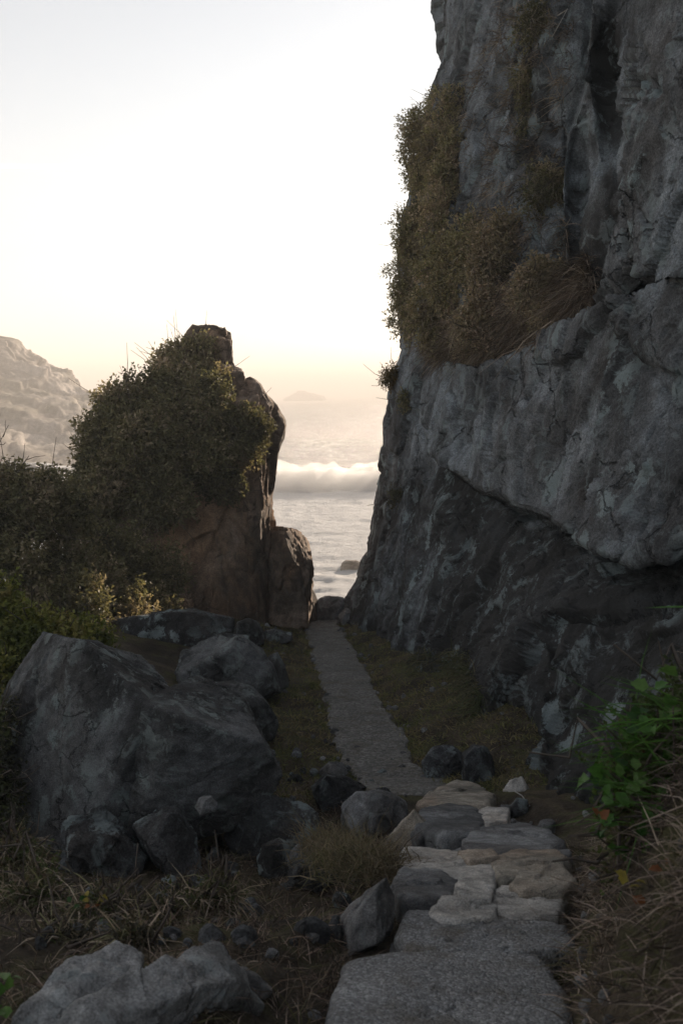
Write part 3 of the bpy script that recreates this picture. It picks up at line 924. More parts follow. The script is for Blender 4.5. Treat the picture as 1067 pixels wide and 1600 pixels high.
px_rock("rock", "wedge shaped stone leaning at the foot of the pinnacle", "rock",
        [(416, 938), (430, 934), (446, 950), (455, 966), (436, 974), (414, 966)], None, .7, ROCK_GREY, amp=.42, seed=5, sub=5)
px_rock("rock", "small mossy stone tucked beneath the square topped block", "rock",
        [(446, 940), (458, 934), (468, 940), (470, 954), (460, 962), (446, 958)], None, .6, ROCK_GREY, amp=.42, seed=6, sub=5)
px_rock("rock", "long low stone lying on the grass left of the upper trail", "rock",
        [(410, 986), (430, 982), (456, 988), (458, 1000), (440, 1006), (408, 1008)], None, .6, ROCK_LICHEN, amp=.42, seed=7, sub=5)
px_rock("boulder", "rounded boulder mottled with pale lichen below the pinnacle", "boulder",
        [(362, 990), (372, 972), (388, 966), (404, 972), (414, 984), (412, 1006), (390, 1014), (366, 1010)], None, 1.0, ROCK_LICHEN, amp=.49, seed=8)
px_rock("boulder", "low dark log shaped boulder under the pinnacle", "boulder",
        [(160, 968), (285, 952), (330, 958), (364, 966), (366, 984), (350, 1005), (250, 1014), (158, 1012)], None, 1.4, ROCK_BOULDER, amp=.49, seed=9)
px_rock("boulder", "domed boulder with light lichen plates above the big split boulder", "boulder",
        [(276, 1050), (290, 1018), (312, 1000), (348, 991), (384, 996), (408, 1016), (428, 1050), (436, 1082), (400, 1096), (320, 1100), (278, 1080)], None, 1.5, ROCK_LICHEN, amp=.49, seed=10, strata=(.5, -.4, .6, .06), lean=.3)
px_rock("rock", "small upright stone against the domed lichen boulder", "rock",
        [(420, 1024), (434, 1018), (444, 1040), (450, 1072), (432, 1086), (418, 1070)], None, .6, ROCK_LICHEN, amp=.49, seed=11, sub=5)
px_rock("boulder", "sloping boulder with white blotches behind the tilted slab", "boulder",
        [(300, 1090), (322, 1066), (352, 1066), (392, 1076), (424, 1112), (434, 1130), (424, 1156), (380, 1170), (310, 1150)], None, 1.2, ROCK_LICHEN, amp=.42, seed=12, strata=(.5, -.4, .6, .06), lean=.3)
# the big boulder: left block and the tilted slab of its right half
def corner_rock(name, label, cat, corners, mat, seed, amp=.3, sub=7, strata=None, chips=2):
    V, F = hull_rock(np.array([U(*c) for c in corners]), sub, 110., amp, seed, 1.3, chips, strata)
    return thing(name, V, F, mat, label, cat)
corner_rock("boulder", "huge dark boulder with a sloping ridge filling the left middle ground", "boulder",
            [(74, 992, 9.1), (108, 1006, 8.5), (214, 1024, 9.4), (272, 1086, 8.8), (238, 1108, 7.75), (16, 1076, 9.1), (-14, 1335, 8.4), (112, 1345, 7.55), (242, 1335, 7.8),
             (300, 1240, 8.7), (214, 1040, 11), (74, 1000, 11), (0, 1090, 10.6), (300, 1150, 10.2)], ROCK_LICHEN, 13, .16, 7, (.5, -.5, .6, .022), 0)
corner_rock("boulder", "broad boulder with a flat tilted top, right half of the big pair", "boulder",
            [(222, 1098, 7.75), (240, 1092, 8.2), (312, 1056, 9.0), (352, 1080, 8.9), (414, 1160, 7.75), (284, 1122, 7.5), (196, 1340, 7.62), (440, 1208, 7.9), (405, 1280, 7.9), (325, 1305, 7.7), (245, 1325, 7.8),
             (436, 1200, 9.2), (350, 1092, 9.8), (260, 1090, 9.8), (420, 1230, 9.4)], ROCK_LICHEN, 14, .14, 7, (.25, -.2, .95, .02), 0)
px_rock("rock", "jagged light veined rock at the lower left corner of the big boulder", "rock",
        [(88, 1340), (112, 1278), (160, 1270), (196, 1308), (226, 1346), (206, 1378), (110, 1380)], None, .8, ROCK_BOULDER, amp=1.0, seed=15, strata=(.5, -.4, .6, .06), lean=.2)
px_rock("rock", "pointed wedge rock standing below the tilted slab", "rock",
        [(210, 1288), (240, 1270), (276, 1264), (300, 1304), (316, 1362), (280, 1380), (236, 1336)], None, .6, ROCK_BOULDER, amp=.42, seed=16, strata=(.5, -.4, .6, .06), lean=.15)
px_rock("rock", "fist sized pale stone wedged under the tilted slab", "rock",
        [(305, 1262), (312, 1247), (330, 1243), (339, 1254), (336, 1268), (314, 1274)], 7.0, .2, ROCK_GREY, amp=.42, seed=17, sub=5)
px_rock("rock", "angular rock with a pale left edge beside the dry grass", "rock",
        [(352, 1304), (408, 1238), (432, 1246), (470, 1256), (496, 1276), (492, 1310), (430, 1330), (392, 1350), (366, 1336)], None, .7, ROCK_BOULDER, amp=.355, seed=18, strata=(.5, -.4, .6, .06), lean=.2)
px_rock("rock", "rounded grey stone in front of the angular rock", "rock",
        [(402, 1342), (412, 1318), (436, 1310), (456, 1326), (458, 1372), (430, 1384), (406, 1370)], None, .5, ROCK_BOULDER, amp=.42, seed=19)
px_rock("rock", "squat stone with a dark undercut right face near the steps", "rock",
        [(446, 1340), (466, 1322), (492, 1316), (512, 1342), (518, 1382), (496, 1398), (456, 1384)], None, .5, ROCK_BOULDER, amp=.42, seed=20)
# foreground slab, bottom left
corner_rock("slab_rock", "long pale slab of layered rock, the rear of two in the near left corner", "rock",
            [(20, 1590, 2.95), (100, 1510, 3.2), (180, 1480, 3.4), (220, 1490, 3.4), (214, 1516, 3.3), (130, 1560, 3.0), (50, 1610, 2.9), (60, 1680, 3.1), (200, 1600, 3.45), (150, 1560, 3.6)], ROCK_SLAB, 21, .3, 6, (-.2, -.55, .8, .07))
corner_rock("slab_rock", "pale ridged rock with a dark undercut front in the near left corner", "rock",
            [(20, 1620, 2.72), (120, 1570, 2.9), (215, 1520, 3.1), (290, 1500, 3.25), (342, 1476, 3.42), (358, 1500, 3.36), (352, 1532, 3.2), (236, 1580, 2.95), (140, 1630, 2.78), (160, 1760, 3.0), (360, 1650, 3.3), (408, 1568, 3.4), (40, 1800, 2.9), (300, 1600, 3.6)], ROCK_SLAB, 22, .3, 6, (-.3, -.5, .8, .07))
px_rock("rock", "small mottled stone at the right end of the foreground slab", "rock",
        [(356, 1524), (372, 1512), (400, 1530), (424, 1548), (414, 1562), (370, 1556)], None, .2, ROCK_GREY, amp=.49, seed=23, sub=5)
# right of the trail at the cliff foot
px_rock("rock", "dark squared rock below the cliff, right of the trail bend", "rock",
        [(722, 1178), (738, 1164), (764, 1168), (774, 1190), (770, 1228), (722, 1228)], None, .6, ROCK_BOULDER, amp=.35, seed=24)
px_rock("rock", "dark stone between the trail bend and the squared rock", "rock",
        [(660, 1190), (676, 1168), (706, 1164), (724, 1180), (722, 1224), (664, 1224)], None, .6, ROCK_BOULDER, amp=.49, seed=25)
px_rock("rock", "pale triangular stone at the mouth of the little cave", "rock",
        [(784, 1236), (796, 1220), (814, 1214), (828, 1236), (820, 1244), (792, 1244)], None, .3, ROCK_PALE, amp=.28, seed=26, sub=5)
px_rock("rock", "small dark stone under the pale triangular stone", "rock",
        [(796, 1262), (806, 1246), (824, 1250), (834, 1268), (820, 1280), (800, 1278)], None, .3, ROCK_BOULDER, amp=.42, seed=27, sub=5)
# left of the steps
px_rock("rock", "rounded grey boulder set at the lower end of the trail", "rock",
        [(534, 1256), (556, 1236), (600, 1236), (632, 1252), (642, 1280), (612, 1312), (560, 1312), (536, 1290)], None, .9, ROCK_GREY, amp=.42, seed=28)
px_rock("rock", "low dark rock at the left edge of the trail bend", "rock",
        [(486, 1230), (508, 1208), (546, 1214), (570, 1230), (556, 1256), (500, 1266)], None, .7, ROCK_BOULDER, amp=.56, seed=29)
px_rock("rock", "small grey stone beside the trail, left of the rounded boulder", "rock",
        [(500, 1204), (512, 1192), (534, 1192), (544, 1208), (528, 1220), (504, 1220)], None, .5, ROCK_GREY, amp=.49, seed=30, sub=5)
px_rock("rock", "triangular tan rock between the rounded boulder and the steps", "rock",
        [(598, 1318), (622, 1292), (644, 1268), (676, 1296), (708, 1330), (680, 1340), (604, 1334)], None, .45, ROCK_TAN, amp=.28, seed=31)
px_rock("rock", "leaning dark tipped rock at the left end of the wide step", "rock",
        [(520, 1466), (560, 1424), (586, 1382), (604, 1372), (616, 1396), (614, 1440), (590, 1480), (540, 1500)], None, .4, ROCK_GREY, amp=.42, seed=32, lean=.2)

# ------------------------------------------------------------------ stone steps: each stone a part of the stairway
steps = root("stone_steps", (float(cline(6.0)), 6.0, float(zprof(6.0)) - .2), "rough stone steps of mixed grey and tan slabs climbing from the trail", "steps")
def step_stone(outline, lift, mat, seed, depth=.22, sub=5, amp=.5, sharp=70.):
    pts = []
    for p in outline:
        d = gd(p[1], lift)
        q = U(p[0], p[1], d)
        pts.append(q)
    pts = np.array(pts)
    c = pts.mean(0)
    low = c + (pts - c) * 1.06; low[:, 2] = pts[:, 2] - depth
    mid = c + (pts - c) * 1.03; mid[:, 2] = pts[:, 2] - .03
    V, F = hull_rock(np.concatenate([c + (pts - c) * .96, mid, low]), min(sub, 6), sharp, amp, seed, .9, 0)
    return part("step_stone", V, F, mat, steps)
S = step_stone
S([(652, 1252), (676, 1236), (712, 1216), (742, 1222), (772, 1240), (764, 1256), (700, 1260)], .07, ROCK_TAN, 40)
S([(650, 1286), (660, 1262), (700, 1256), (742, 1260), (756, 1278), (750, 1294), (690, 1300)], .07, ROCK_GREY, 41)
S([(748, 1268), (760, 1260), (796, 1262), (792, 1280), (758, 1288)], .08, ROCK_PALE, 42)
S([(722, 1318), (742, 1292), (800, 1284), (850, 1290), (884, 1316), (860, 1332), (740, 1336)], .05, ROCK_GREY, 43)
S([(716, 1330), (768, 1326), (780, 1340), (730, 1344)], .07, ROCK_TAN, 44)
S([(622, 1340), (632, 1320), (690, 1326), (756, 1332), (774, 1348), (770, 1382), (744, 1362), (640, 1356)], .04, ROCK_PALE, 45, .14)
S([(762, 1344), (800, 1326), (872, 1326), (892, 1346), (850, 1362), (784, 1376)], .05, ROCK_TAN, 46)
S([(612, 1384), (626, 1356), (690, 1360), (720, 1376), (704, 1402), (630, 1404)], .04, ROCK_GREY, 47)
S([(710, 1390), (716, 1374), (748, 1372), (772, 1386), (768, 1404), (730, 1406)], .07, ROCK_PALE, 48)
S([(772, 1396), (784, 1382), (846, 1384), (880, 1400), (872, 1430), (800, 1438), (774, 1420)], .03, ROCK_PALE, 49)
S([(796, 1380), (816, 1362), (880, 1354), (902, 1372), (880, 1392), (810, 1390)], .07, ROCK_TAN, 50)
S([(668, 1424), (690, 1400), (760, 1398), (778, 1416), (772, 1434), (690, 1440)], .04, ROCK_PALE, 51)
S([(620, 1452), (636, 1420), (720, 1424), (800, 1432), (884, 1446), (896, 1478), (800, 1490), (640, 1484)], .02, SLAB, 52, .3, 6, .35)
S([(500, 1640), (540, 1500), (620, 1486), (760, 1490), (850, 1500), (884, 1560), (900, 1680), (700, 1720), (520, 1700)], .01, SLAB, 53, .3, 7, .25)

def build_pebbles():
    rng = np.random.default_rng(77)
    D, F = ico(2)
    out = []
    for i in range(190):
        y = 2.4 * (26 / 2.4) ** rng.random()
        side = rng.choice([-1, 1])
        x = float(cline(y)) + side * (rng.uniform(.30, .55) if rng.random() < .6 else rng.uniform(.5, 1.6))
        r = rng.uniform(.010, .030) * (1 + y / 14)
        V = D * (1 + .35 * fbm(D * 1.3 + i, 2, i)[:, None]) * r * rng.uniform(.6, 1.2, 3)
        out.append((V + np.array([x, y, float(terrain_z(np.array([x]), np.array([y]))[0]) + r * .25]), F))
    V, F = join(out)
    thing("pebbles", V, F, ROCK_GREY, "loose small stones scattered along the trail and steps", "pebbles", None, "stuff", smooth=False)
build_pebbles()

def build_rubble():
    rng = np.random.default_rng(78)
    D, F = ico(2)
    out = []
    for i in range(150):
        if i % 3 < 2:
            px, py = rng.uniform(60, 560), rng.uniform(1290, 1480)
        else:
            px, py = rng.uniform(400, 640), rng.uniform(1160, 1260)
        d = ground_d(px, py)
        if d > 12: continue
        q = U(px, py, d)
        r = rng.uniform(.02, .07)
        E = unit(rng.normal(size=(9, 3))); h = rng.uniform(.6, 1.0, 9)
        rad = 1 / np.power((np.maximum(D @ E.T, 1e-4) / h) ** 40 @ np.ones(9) + .9 ** 40, 1 / 40)
        out.append((D * np.minimum(rad, 1.2)[:, None] * r * rng.uniform(.6, 1.3, 3) + q + np.array([0, 0, r * .2]), F))
    V, F = join(out)
    thing("rubble", V, F, ROCK_BOULDER, "broken dark rubble strewn between the boulders and the steps", "rubble", None, "stuff", smooth=False)
build_rubble()

rf = np.random.default_rng(12)
for i in range(34):
    fy = rf.uniform(1232, 1440)
    fx = np.interp(fy, [1230, 1300, 1440], [700, 740, 760]) + rf.uniform(-140, 140)
    fr = rf.uniform(9, 22) * np.interp(fy, [1230, 1440], [.8, 1.25])
    a0 = rf.uniform(0, 6.28)
    S([(fx + fr * rf.uniform(.8, 1.3) * math.cos(a0 + q), fy + .55 * fr * rf.uniform(.7, 1.2) * math.sin(a0 + q)) for q in np.linspace(0, 6.28, 7)[:-1]], rf.uniform(-.05, .03), (ROCK_GREY, ROCK_TAN, ROCK_BOULDER)[i % 3], 700 + i, .14, 4, .5)

# ------------------------------------------------------------------ rocks in the surf and on the horizon
px_rock("sea_rock", "low brown rock awash in the white surf", "rock", [(530, 888), (540, 876), (556, 875), (572, 884), (580, 896), (530, 897)], 66, 3, ROCK_SEA, amp=.7, seed=60, sub=5)
px_rock("islet", "hazy jagged islet on the horizon through the gap", "islet", [(444, 622), (458, 615), (468, 610), (478, 612), (490, 616), (506, 619), (510, 625), (442, 626)], 1150, 30, ROCK_SEA, amp=.6, seed=61, sub=5)

# ================================================================== PLANTS
def shrub(name, label, cat, clumps, n, leaf, greens, group=None, seed=0, up=.25, stems=14, sprig=7, subs=16, hair=0):
    """clumps: (px, py, rx, ry, distance[, depth radius m]); n sprigs in all, each with several leaves"""
    rng = np.random.default_rng(seed)
    C = np.array([U(c[0], c[1], c[4]) for c in clumps])
    R = np.array([[c[2] * c[4] / FPX, (c[5] if len(c) > 5 else .7 * c[2] * c[4] / FPX), c[3] * c[4] / FPX] for c in clumps])
    w = (R[:, 0] * R[:, 2]) ** 1.0; w = w / w.sum()
    if subs:
        C2, R2 = [], []
        for i in range(len(C)):
            m = subs
            dd = unit(rng.normal(size=(m, 3))); dd[:, 1] = np.where(rng.random(m) < .8, -np.abs(dd[:, 1]), dd[:, 1])
            C2.append(C[i] + R[i] * dd * rng.uniform(.45, .92, (m, 1)))
            R2.append(np.full((m, 3), np.cbrt(R[i].prod())) * rng.uniform(.22, .46, (m, 1)))
        C = np.concatenate(C2); R = np.concatenate(R2)
        w = R[:, 0] ** 2; w = w / w.sum()
    k = rng.choice(len(C), n, p=w)
    D = unit(rng.normal(size=(n, 3)))
    D[:, 1] = np.where(rng.random(n) < .75, -np.abs(D[:, 1]), D[:, 1])
    rad = .62 + .38 * rng.random(n) ** .6
    lump = 1 + .38 * fbm(C[k] * .9 + D * 2.4, 3, 300 + seed)
    P = C[k] + R[k] * D * (rad * lump)[:, None]
    ax = unit(D * .8 + np.array([0, 0, up]) + rng.normal(size=(n, 3)) * .45)
    # leaves along each sprig
    t = rng.random((n, sprig)) * leaf * 4.0
    base = P[:, None, :] + ax[:, None, :] * t[..., None]
    T = unit(ax[:, None, :] * .5 + rng.normal(size=(n, sprig, 3)) * .8)
    N = unit(D[:, None, :] * .6 + np.array([0, 0, .7]) + rng.normal(size=(n, sprig, 3)) * .6)
    size = leaf * rng.uniform(.6, 1.35, n * sprig)
    V, F = leaf_mesh(base.reshape(-1, 3), T.reshape(-1, 3), N.reshape(-1, 3), size, rng)
    g = np.array(greens)
    mixv = np.clip(.5 + 1.1 * fbm(P * 1.3, 2, 400 + seed) + rng.normal(size=n) * .18, 0, .999) * (len(g) - 1)
    i0 = mixv.astype(int); fr = (mixv - i0)[:, None]
    tint = g[i0] * (1 - fr) + g[np.minimum(i0 + 1, len(g) - 1)] * fr
    tint = np.repeat(tint, sprig, 0) * rng.uniform(.65, 1.35, (n * sprig, 1))
    tint = np.repeat(tint, 4, 0)
    base_pt = C.mean(0) - np.array([0, 0, R[:, 2].max()])
    r = root(name, base_pt, label, cat, group)
    part("foliage", V, F, LEAF, r, smooth=False, tint=tint, kind="stuff")
    if hair:
        j = rng.integers(0, n, hair)
        d0 = unit(D[j] * .7 + np.array([-.1, -.2, .25]) + rng.normal(size=(hair, 3)) * .5)
        bend = np.array([0, 0, -1.0])[None] * rng.uniform(.2, 1.1, (hair, 1))
        HV, HF = blade_mesh(P[j], d0, rng.uniform(.12, .38, hair), rng.uniform(.002, .005, hair), bend, rng)
        ht = np.array([(.17, .135, .10), (.25, .195, .145), (.34, .28, .22), (.17, .16, .09)])[rng.integers(0, 4, hair)] * rng.uniform(.6, 1.3, (hair, 1))
        part("dry_stems", HV, HF, GRASS, r, smooth=False, tint=np.repeat(ht, 5, 0), kind="stuff")
    tw = []
    for j in rng.choice(n, min(stems, n), replace=False):
        a = C[k[j]] + R[k[j]] * D[j] * .25
        b = P[j] + ax[j] * leaf * 6
        m = (a + b) / 2 + rng.normal(size=3) * .08
        tw.append(tube([a, m, b, b + ax[j] * leaf * rng.uniform(2, 7) + np.array([0, 0, leaf])], .012, .004, 4))
    V, F = join(tw)
    part("stems", V, F, TWIG, r, kind="stuff")
    return r

DARK = [(.068, .062, .042), (.10, .096, .052), (.14, .125, .066), (.23, .185, .13)]
OLIVE = [(.15, .12, .09), (.20, .165, .10), (.19, .175, .09), (.32, .245, .185)]
GOLD = [(.05, .06, .018), (.10, .11, .028), (.16, .155, .04), (.14, .115, .045)]

def dC(px, py, off=-.10):
    return float(cliff_surf(np.array([px]), np.array([py]))[0][0, 1]) + off

shrub("shrub", "rounded olive shrub clinging to the cliff edge, the upper of two", "shrub",
      [(672, 215, 44, 62, 25.2, .8), (700, 190, 36, 45, 23.5, .5), (650, 250, 24, 46, 25.8, .6), (710, 255, 40, 50, dC(710, 255), .35), (668, 285, 26, 24, 24.8, .5), (692, 300, 30, 40, dC(692, 300, -.5), .4), (690, 235, 30, 40, dC(690, 235, -.6), .4)], 5600, .056, OLIVE, None, 1, .1, 40, hair=5000)
shrub("shrub", "bulging olive shrub on the cliff edge above the sea, the lower of two", "shrub",
      [(650, 370, 42, 48, 25.2, .8), (642, 440, 32, 60, 25.4, .7), (640, 500, 32, 44, 25.4, .7), (700, 350, 52, 46, dC(700, 350), .4), (710, 430, 62, 70, dC(710, 430), .45), (690, 510, 56, 46, dC(690, 510), .45), (682, 390, 34, 60, dC(682, 390, -.8), .5), (676, 470, 34, 60, dC(676, 470, -.8), .5), (740, 400, 40, 60, dC(740, 400, -.2), .4)], 10500, .056, OLIVE, None, 2, .1, 60, hair=9000)
shrub("shrub", "brown green shrub filling the recess above the cliff ledge", "shrub",
      [(790, 400, 60, 70, dC(790, 400), .4), (850, 450, 55, 55, dC(850, 450), .35), (780, 500, 64, 48, dC(780, 500), .4), (870, 490, 45, 24, dC(870, 490), .3), (740, 540, 46, 26, dC(740, 540), .35)], 6500, .055, [(.15, .115, .088), (.20, .152, .11), (.19, .16, .10), (.29, .22, .17)], None, 3, -.1, 50, hair=8000)
shrub("shrub", "wispy dark shrub hanging in the upper cliff gully", "shrub",
      [(835, 110, 30, 70, dC(835, 110), .25), (822, 210, 26, 70, dC(822, 210), .25), (850, 40, 40, 30, dC(850, 40), .25), (845, 300, 34, 50, dC(845, 300), .25)], 2600, .05, DARK, None, 4, -.2, 40, hair=4000)
shrub("shrub", "tiny tuft of leaves on the cliff edge just above the horizon", "shrub",
      [(614, 588, 10, 20, 25.6, .25)], 340, .055, [(.10, .07, .03), (.12, .085, .035)], None, 5, .1, 8)
shrub("shrub", "small dark cushion plant in a cliff hollow near the sea edge", "shrub",
      [(636, 628, 11, 14, dC(636, 628), .15), (618, 775, 8, 14, dC(618, 775), .12)], 260, .05, DARK, None, 6, 0, 6)
# on the pinnacle
shrub("shrub", "leafy shrub crowning the top of the rock pinnacle", "shrub",
      [(296, 570, 30, 30, 24.8, .7), (280, 592, 28, 34, 24.5, .7), (314, 556, 16, 20, 24.6, .4), (320, 598, 30, 24, 24.2, .5)], 3800, .085, OLIVE, None, 7, .3, 50)
shrub("shrub", "broad domed shrub covering the left shoulder of the pinnacle", "shrub",
      [(212, 642, 50, 40, 23.6, 1.0), (176, 692, 40, 56, 23.4, .9), (230, 690, 72, 60, 22.8, .8), (180, 760, 62, 55, 22.8, .8), (255, 640, 48, 40, 23.6, .7), (150, 765, 26, 50, 23.4, .7)], 9000, .088, DARK, None, 8, .3, 80, hair=2500)
shrub("shrub", "trailing shrub spread across the front of the pinnacle below its crown", "shrub",
      [(330, 650, 70, 46, 23.4, .7), (380, 672, 30, 34, 23.6, .5), (310, 712, 60, 36, 22.9, .6), (372, 705, 30, 26, 23.2, .4), (250, 780, 50, 44, 22.3, .5), (345, 752, 34, 20, 23.0, .4)], 8000, .080, DARK, None, 9, .2, 60, hair=2500)
# left edge
shrub("shrub", "dark shrub with upright leafy shoots at the left edge below the headland", "shrub",
      [(15, 800, 46, 58, 17.5, .8), (70, 800, 44, 44, 17.8, .8), (105, 820, 40, 50, 18.6, .8), (-40, 790, 50, 70, 17.2, .9), (30, 880, 80, 60, 17.0, .8), (120, 890, 70, 60, 18.4, .8), (80, 950, 90, 50, 17.0, .9), (175, 950, 60, 50, 18.6, .7), (75, 768, 44, 30, 17.9, .6), (20, 764, 40, 30, 17.6, .6)], 9500, .075, DARK, None, 10, .7, 60)
shrub("shrub", "yellow green bush catching light at the left edge behind the big boulder", "shrub",
      [(-10, 960, 46, 58, 11.4, .5), (40, 1000, 50, 34, 11.2, .5), (95, 1000, 40, 26, 11.4, .5), (140, 1010, 36, 22, 11.8, .5), (15, 1040, 46, 34, 11.0, .5)], 3800, .06, GOLD, None, 11, .6, 30)

shrub("shrub", "dark undergrowth filling the hollow between the left shrub and the pinnacle", "shrub",
      [(190, 880, 60, 60, 20.5, .7), (150, 940, 60, 50, 19.0, .7), (225, 945, 55, 40, 20.0, .6), (255, 900, 40, 50, 21.2, .5)], 5200, .075, DARK, None, 13, .4, 30)

shrub("shrub", "low dark tangle of stems and small leaves in front of the big boulder", "shrub",
      [(60, 1400, 60, 22, 5.2, .25), (150, 1415, 60, 18, 4.9, .2), (240, 1420, 70, 20, 5.0, .25), (90, 1470, 60, 24, 4.3, .2), (330, 1400, 50, 16, 5.4, .2), (30, 1340, 50, 30, 6.0, .3), (210, 1460, 40, 14, 4.2, .15)], 1700, .026, [(.03, .028, .02), (.06, .05, .035), (.05, .065, .02), (.11, .08, .06)], None, 14, .5, 60, 6, 12, 2500)
shrub("shrub", "dark scrub at the left edge beside the big boulder", "shrub",
      [(-30, 1130, 50, 60, 8.6, .4), (-20, 1230, 50, 60, 8.2, .4), (0, 1300, 50, 40, 7.6, .3)], 1800, .04, [(.03, .03, .02), (.05, .05, .03), (.06, .07, .025), (.10, .08, .055)], None, 15, .3, 40, 7, 14, 600)

# bare twigs sticking up
def twiggy(name, label, bases, seed, r=.008, L=.9, mat=None):
    rng = np.random.default_rng(seed)
    ts = []
    for (px, py, d, qx, qy) in bases:
        a = U(px, py, d); b = U(qx, qy, d)
        m = (a + b) / 2 + rng.normal(size=3) * .05 * np.linalg.norm(b - a)
        ts.append(tube([a, m, b], r, r * .4, 4))
        for t in (.45, .6, .75, .88):
            s = a + (b - a) * t
            e = s + (b - a) * .22 + rng.normal(size=3) * .16 * np.linalg.norm(b - a)
            ts.append(tube([s, (s + e) / 2 + rng.normal(size=3) * .01, e], r * .6, r * .25, 4))
    r0 = root(name, U(*bases[0][:3]), label, "branch")
    for i in range(0, len(ts), 5):
        V, F = join(ts[i:i + 5])
        part("twig", V, F, mat or TWIG, r0)
    return r0
twiggy("bare_branch", "bare dark branches poking above the shrub at the left edge", [(0, 770, 17.2, 46, 712), (10, 760, 17.2, 20, 722), (-20, 740, 17.2, 14, 664)], 3, .012)
twiggy("bare_branch", "thin dry stems rising beside the domed shrub of the pinnacle", [(126, 720, 23.2, 118, 666), (132, 690, 23.2, 128, 640), (160, 640, 23.4, 150, 606), (172, 632, 23.4, 160, 600)], 4, .008)
twiggy("bare_branch", "wispy stems bristling from the top of the upper cliff shrub", [(664, 170, 25, 640, 150), (650, 190, 25, 632, 168), (674, 160, 25, 664, 138), (640, 220, 25.2, 624, 196)], 5, .007)
V, F = tube([U(870, 25, dC(870, 25)), U(886, 14, dC(886, 14) - .3), U(872, 40, dC(872, 40) - .35), U(862, 58, dC(862, 58) - .2)], .012, .006, 5)
thing("dead_branch", V, F, PALE_TWIG, "pale crooked dead branch hanging near the top of the cliff", "branch")
V, F = tube([U(786, 1234, 8.6), U(800, 1234, 8.5), U(815, 1243, 8.45), U(827, 1260, 8.4)], .007, .005, 6)
thing("curved_stick", V, F, PALE_TWIG, "thin white curved stick beside the pale triangular stone", "stick")

# ------------------------------------------------------------------ grass
def grass(name, label, cat, P, L, W, tints, seed, lean=(0, 0, 1), spread=.5, droop=.5, kind="stuff", clump=None):
    rng = np.random.default_rng(seed)
    n = len(P)
    cj = rng.normal(size=(5000, 3)) if clump is not None else None
    D = unit(np.array(lean)[None] + rng.normal(size=(n, 3)) * spread + (cj[clump] * .45 if clump is not None else 0))
    B = unit(np.array([0, 0, -1.0])[None] + D * .6 + rng.normal(size=(n, 3)) * .3) * droop * rng.uniform(.3, 1.2, (n, 1))
    ll = L * rng.uniform(.45, 1.3, n); ww = W * rng.uniform(.6, 1.3, n)
    V, F = blade_mesh(P, D, ll, ww, B, rng)
    g = np.array(tints)
    mixv = np.clip(.5 + 1.2 * fbm(P * 1.6, 2, 500 + seed) + rng.normal(size=n) * .2 + (cj[clump][:, 0] * .3 if clump is not None else 0), 0, .999) * (len(g) - 1)
    i0 = mixv.astype(int); fr = (mixv - i0)[:, None]
    tint = (g[i0] * (1 - fr) + g[np.minimum(i0 + 1, len(g) - 1)] * fr) * rng.uniform(.6, 1.4, (n, 1))
    return thing(name, V, F, GRASS, label, cat, None, kind, smooth=False, tint=np.repeat(tint, 5, 0))
DRY = [(.06, .045, .030), (.11, .085, .055), (.17, .135, .09), (.085, .08, .04)]
BROWN = [(.045, .034, .026), (.095, .070, .053), (.16, .118, .09), (.24, .195, .155)]
TURF = [(.13, .105, .06), (.17, .14, .07), (.11, .115, .04), (.08, .09, .03)]
GREEN = [(.03, .075, .012), (.05, .12, .018), (.08, .16, .03)]

def ground_points(n, y0, y1, x0, x1, seed, keep=None, thin=-.35):
    rng = np.random.default_rng(seed)
    y = y0 * (y1 / y0) ** rng.random(n)
    x = cline(y) + x0(y) + (x1(y) - x0(y)) * rng.random(n)
    q = np.stack([x, y, 0 * x], 1)
    m = fbm(q / .8, 3, 600 + seed) > thin + .3 * (np.random.default_rng(seed + 50).random(n) - .5)
    if keep is not None: m &= keep(x, y)
    x, y = x[m], y[m]
    return np.stack([x, y, terrain_z(x, y) - .01], 1)
def clump_points(nc, per, y0, y1, x0, x1, seed, r=.07):
    """grass gathered in clumps: base points and a size for each"""
    rng = np.random.default_rng(seed)
    y = y0 * (y1 / y0) ** rng.random(nc)
    x = cline(y) + x0(y) + (x1(y) - x0(y)) * rng.random(nc)
    g = rng.uniform(.4, 1.6, nc) ** 1.3
    k = np.repeat(np.arange(nc), per)
    xx = x[k] + rng.normal(size=len(k)) * r * g[k]; yy = y[k] + rng.normal(size=len(k)) * r * g[k]
    keep = rng.random(len(k)) < .5 + .5 * g[k] / 1.6
    xx, yy, gg, kk = xx[keep], yy[keep], g[k][keep], k[keep]
    return np.stack([xx, yy, terrain_z(xx, yy) - .01], 1), gg, kk
V_ = lambda c: (lambda y: np.full_like(y, c))
grass("grass", "short yellowed turf on both verges of the trail", "grass",
      np.concatenate([ground_points(22000, 9.5, 26.5, V_(.48), V_(1.9), 1), ground_points(20000, 9.5, 26.5, V_(-1.9), V_(-.48), 2), ground_points(9000, 9.5, 26.5, V_(.36), V_(.6), 11, None, .0), ground_points(9000, 9.5, 26.5, V_(-.6), V_(-.36), 12, None, .0)]), .085, .0050, TURF, 1, (0, 0, .7), .7, .8)
LITTER = [(.03, .023, .019), (.06, .044, .034), (.12, .085, .066), (.24, .185, .15), (.07, .065, .03)]
Pa, ga, ka = clump_points(800, 42, 2.2, 7.2, lambda y: -1.0 - .42 * y, lambda y: -.36 + 0 * y, 31)
Pb, gb, kb = clump_points(260, 46, 6.4, 10.2, V_(-2.4), V_(-.5), 32, .09)
grass("grass", "dark brown dead grass and litter over the near left ground", "grass", np.concatenate([Pa, Pb]), .085 * np.concatenate([ga, gb]), .0028, LITTER, 2, (0, 0, .55), .75, .75, clump=np.concatenate([ka, kb + 2000]))
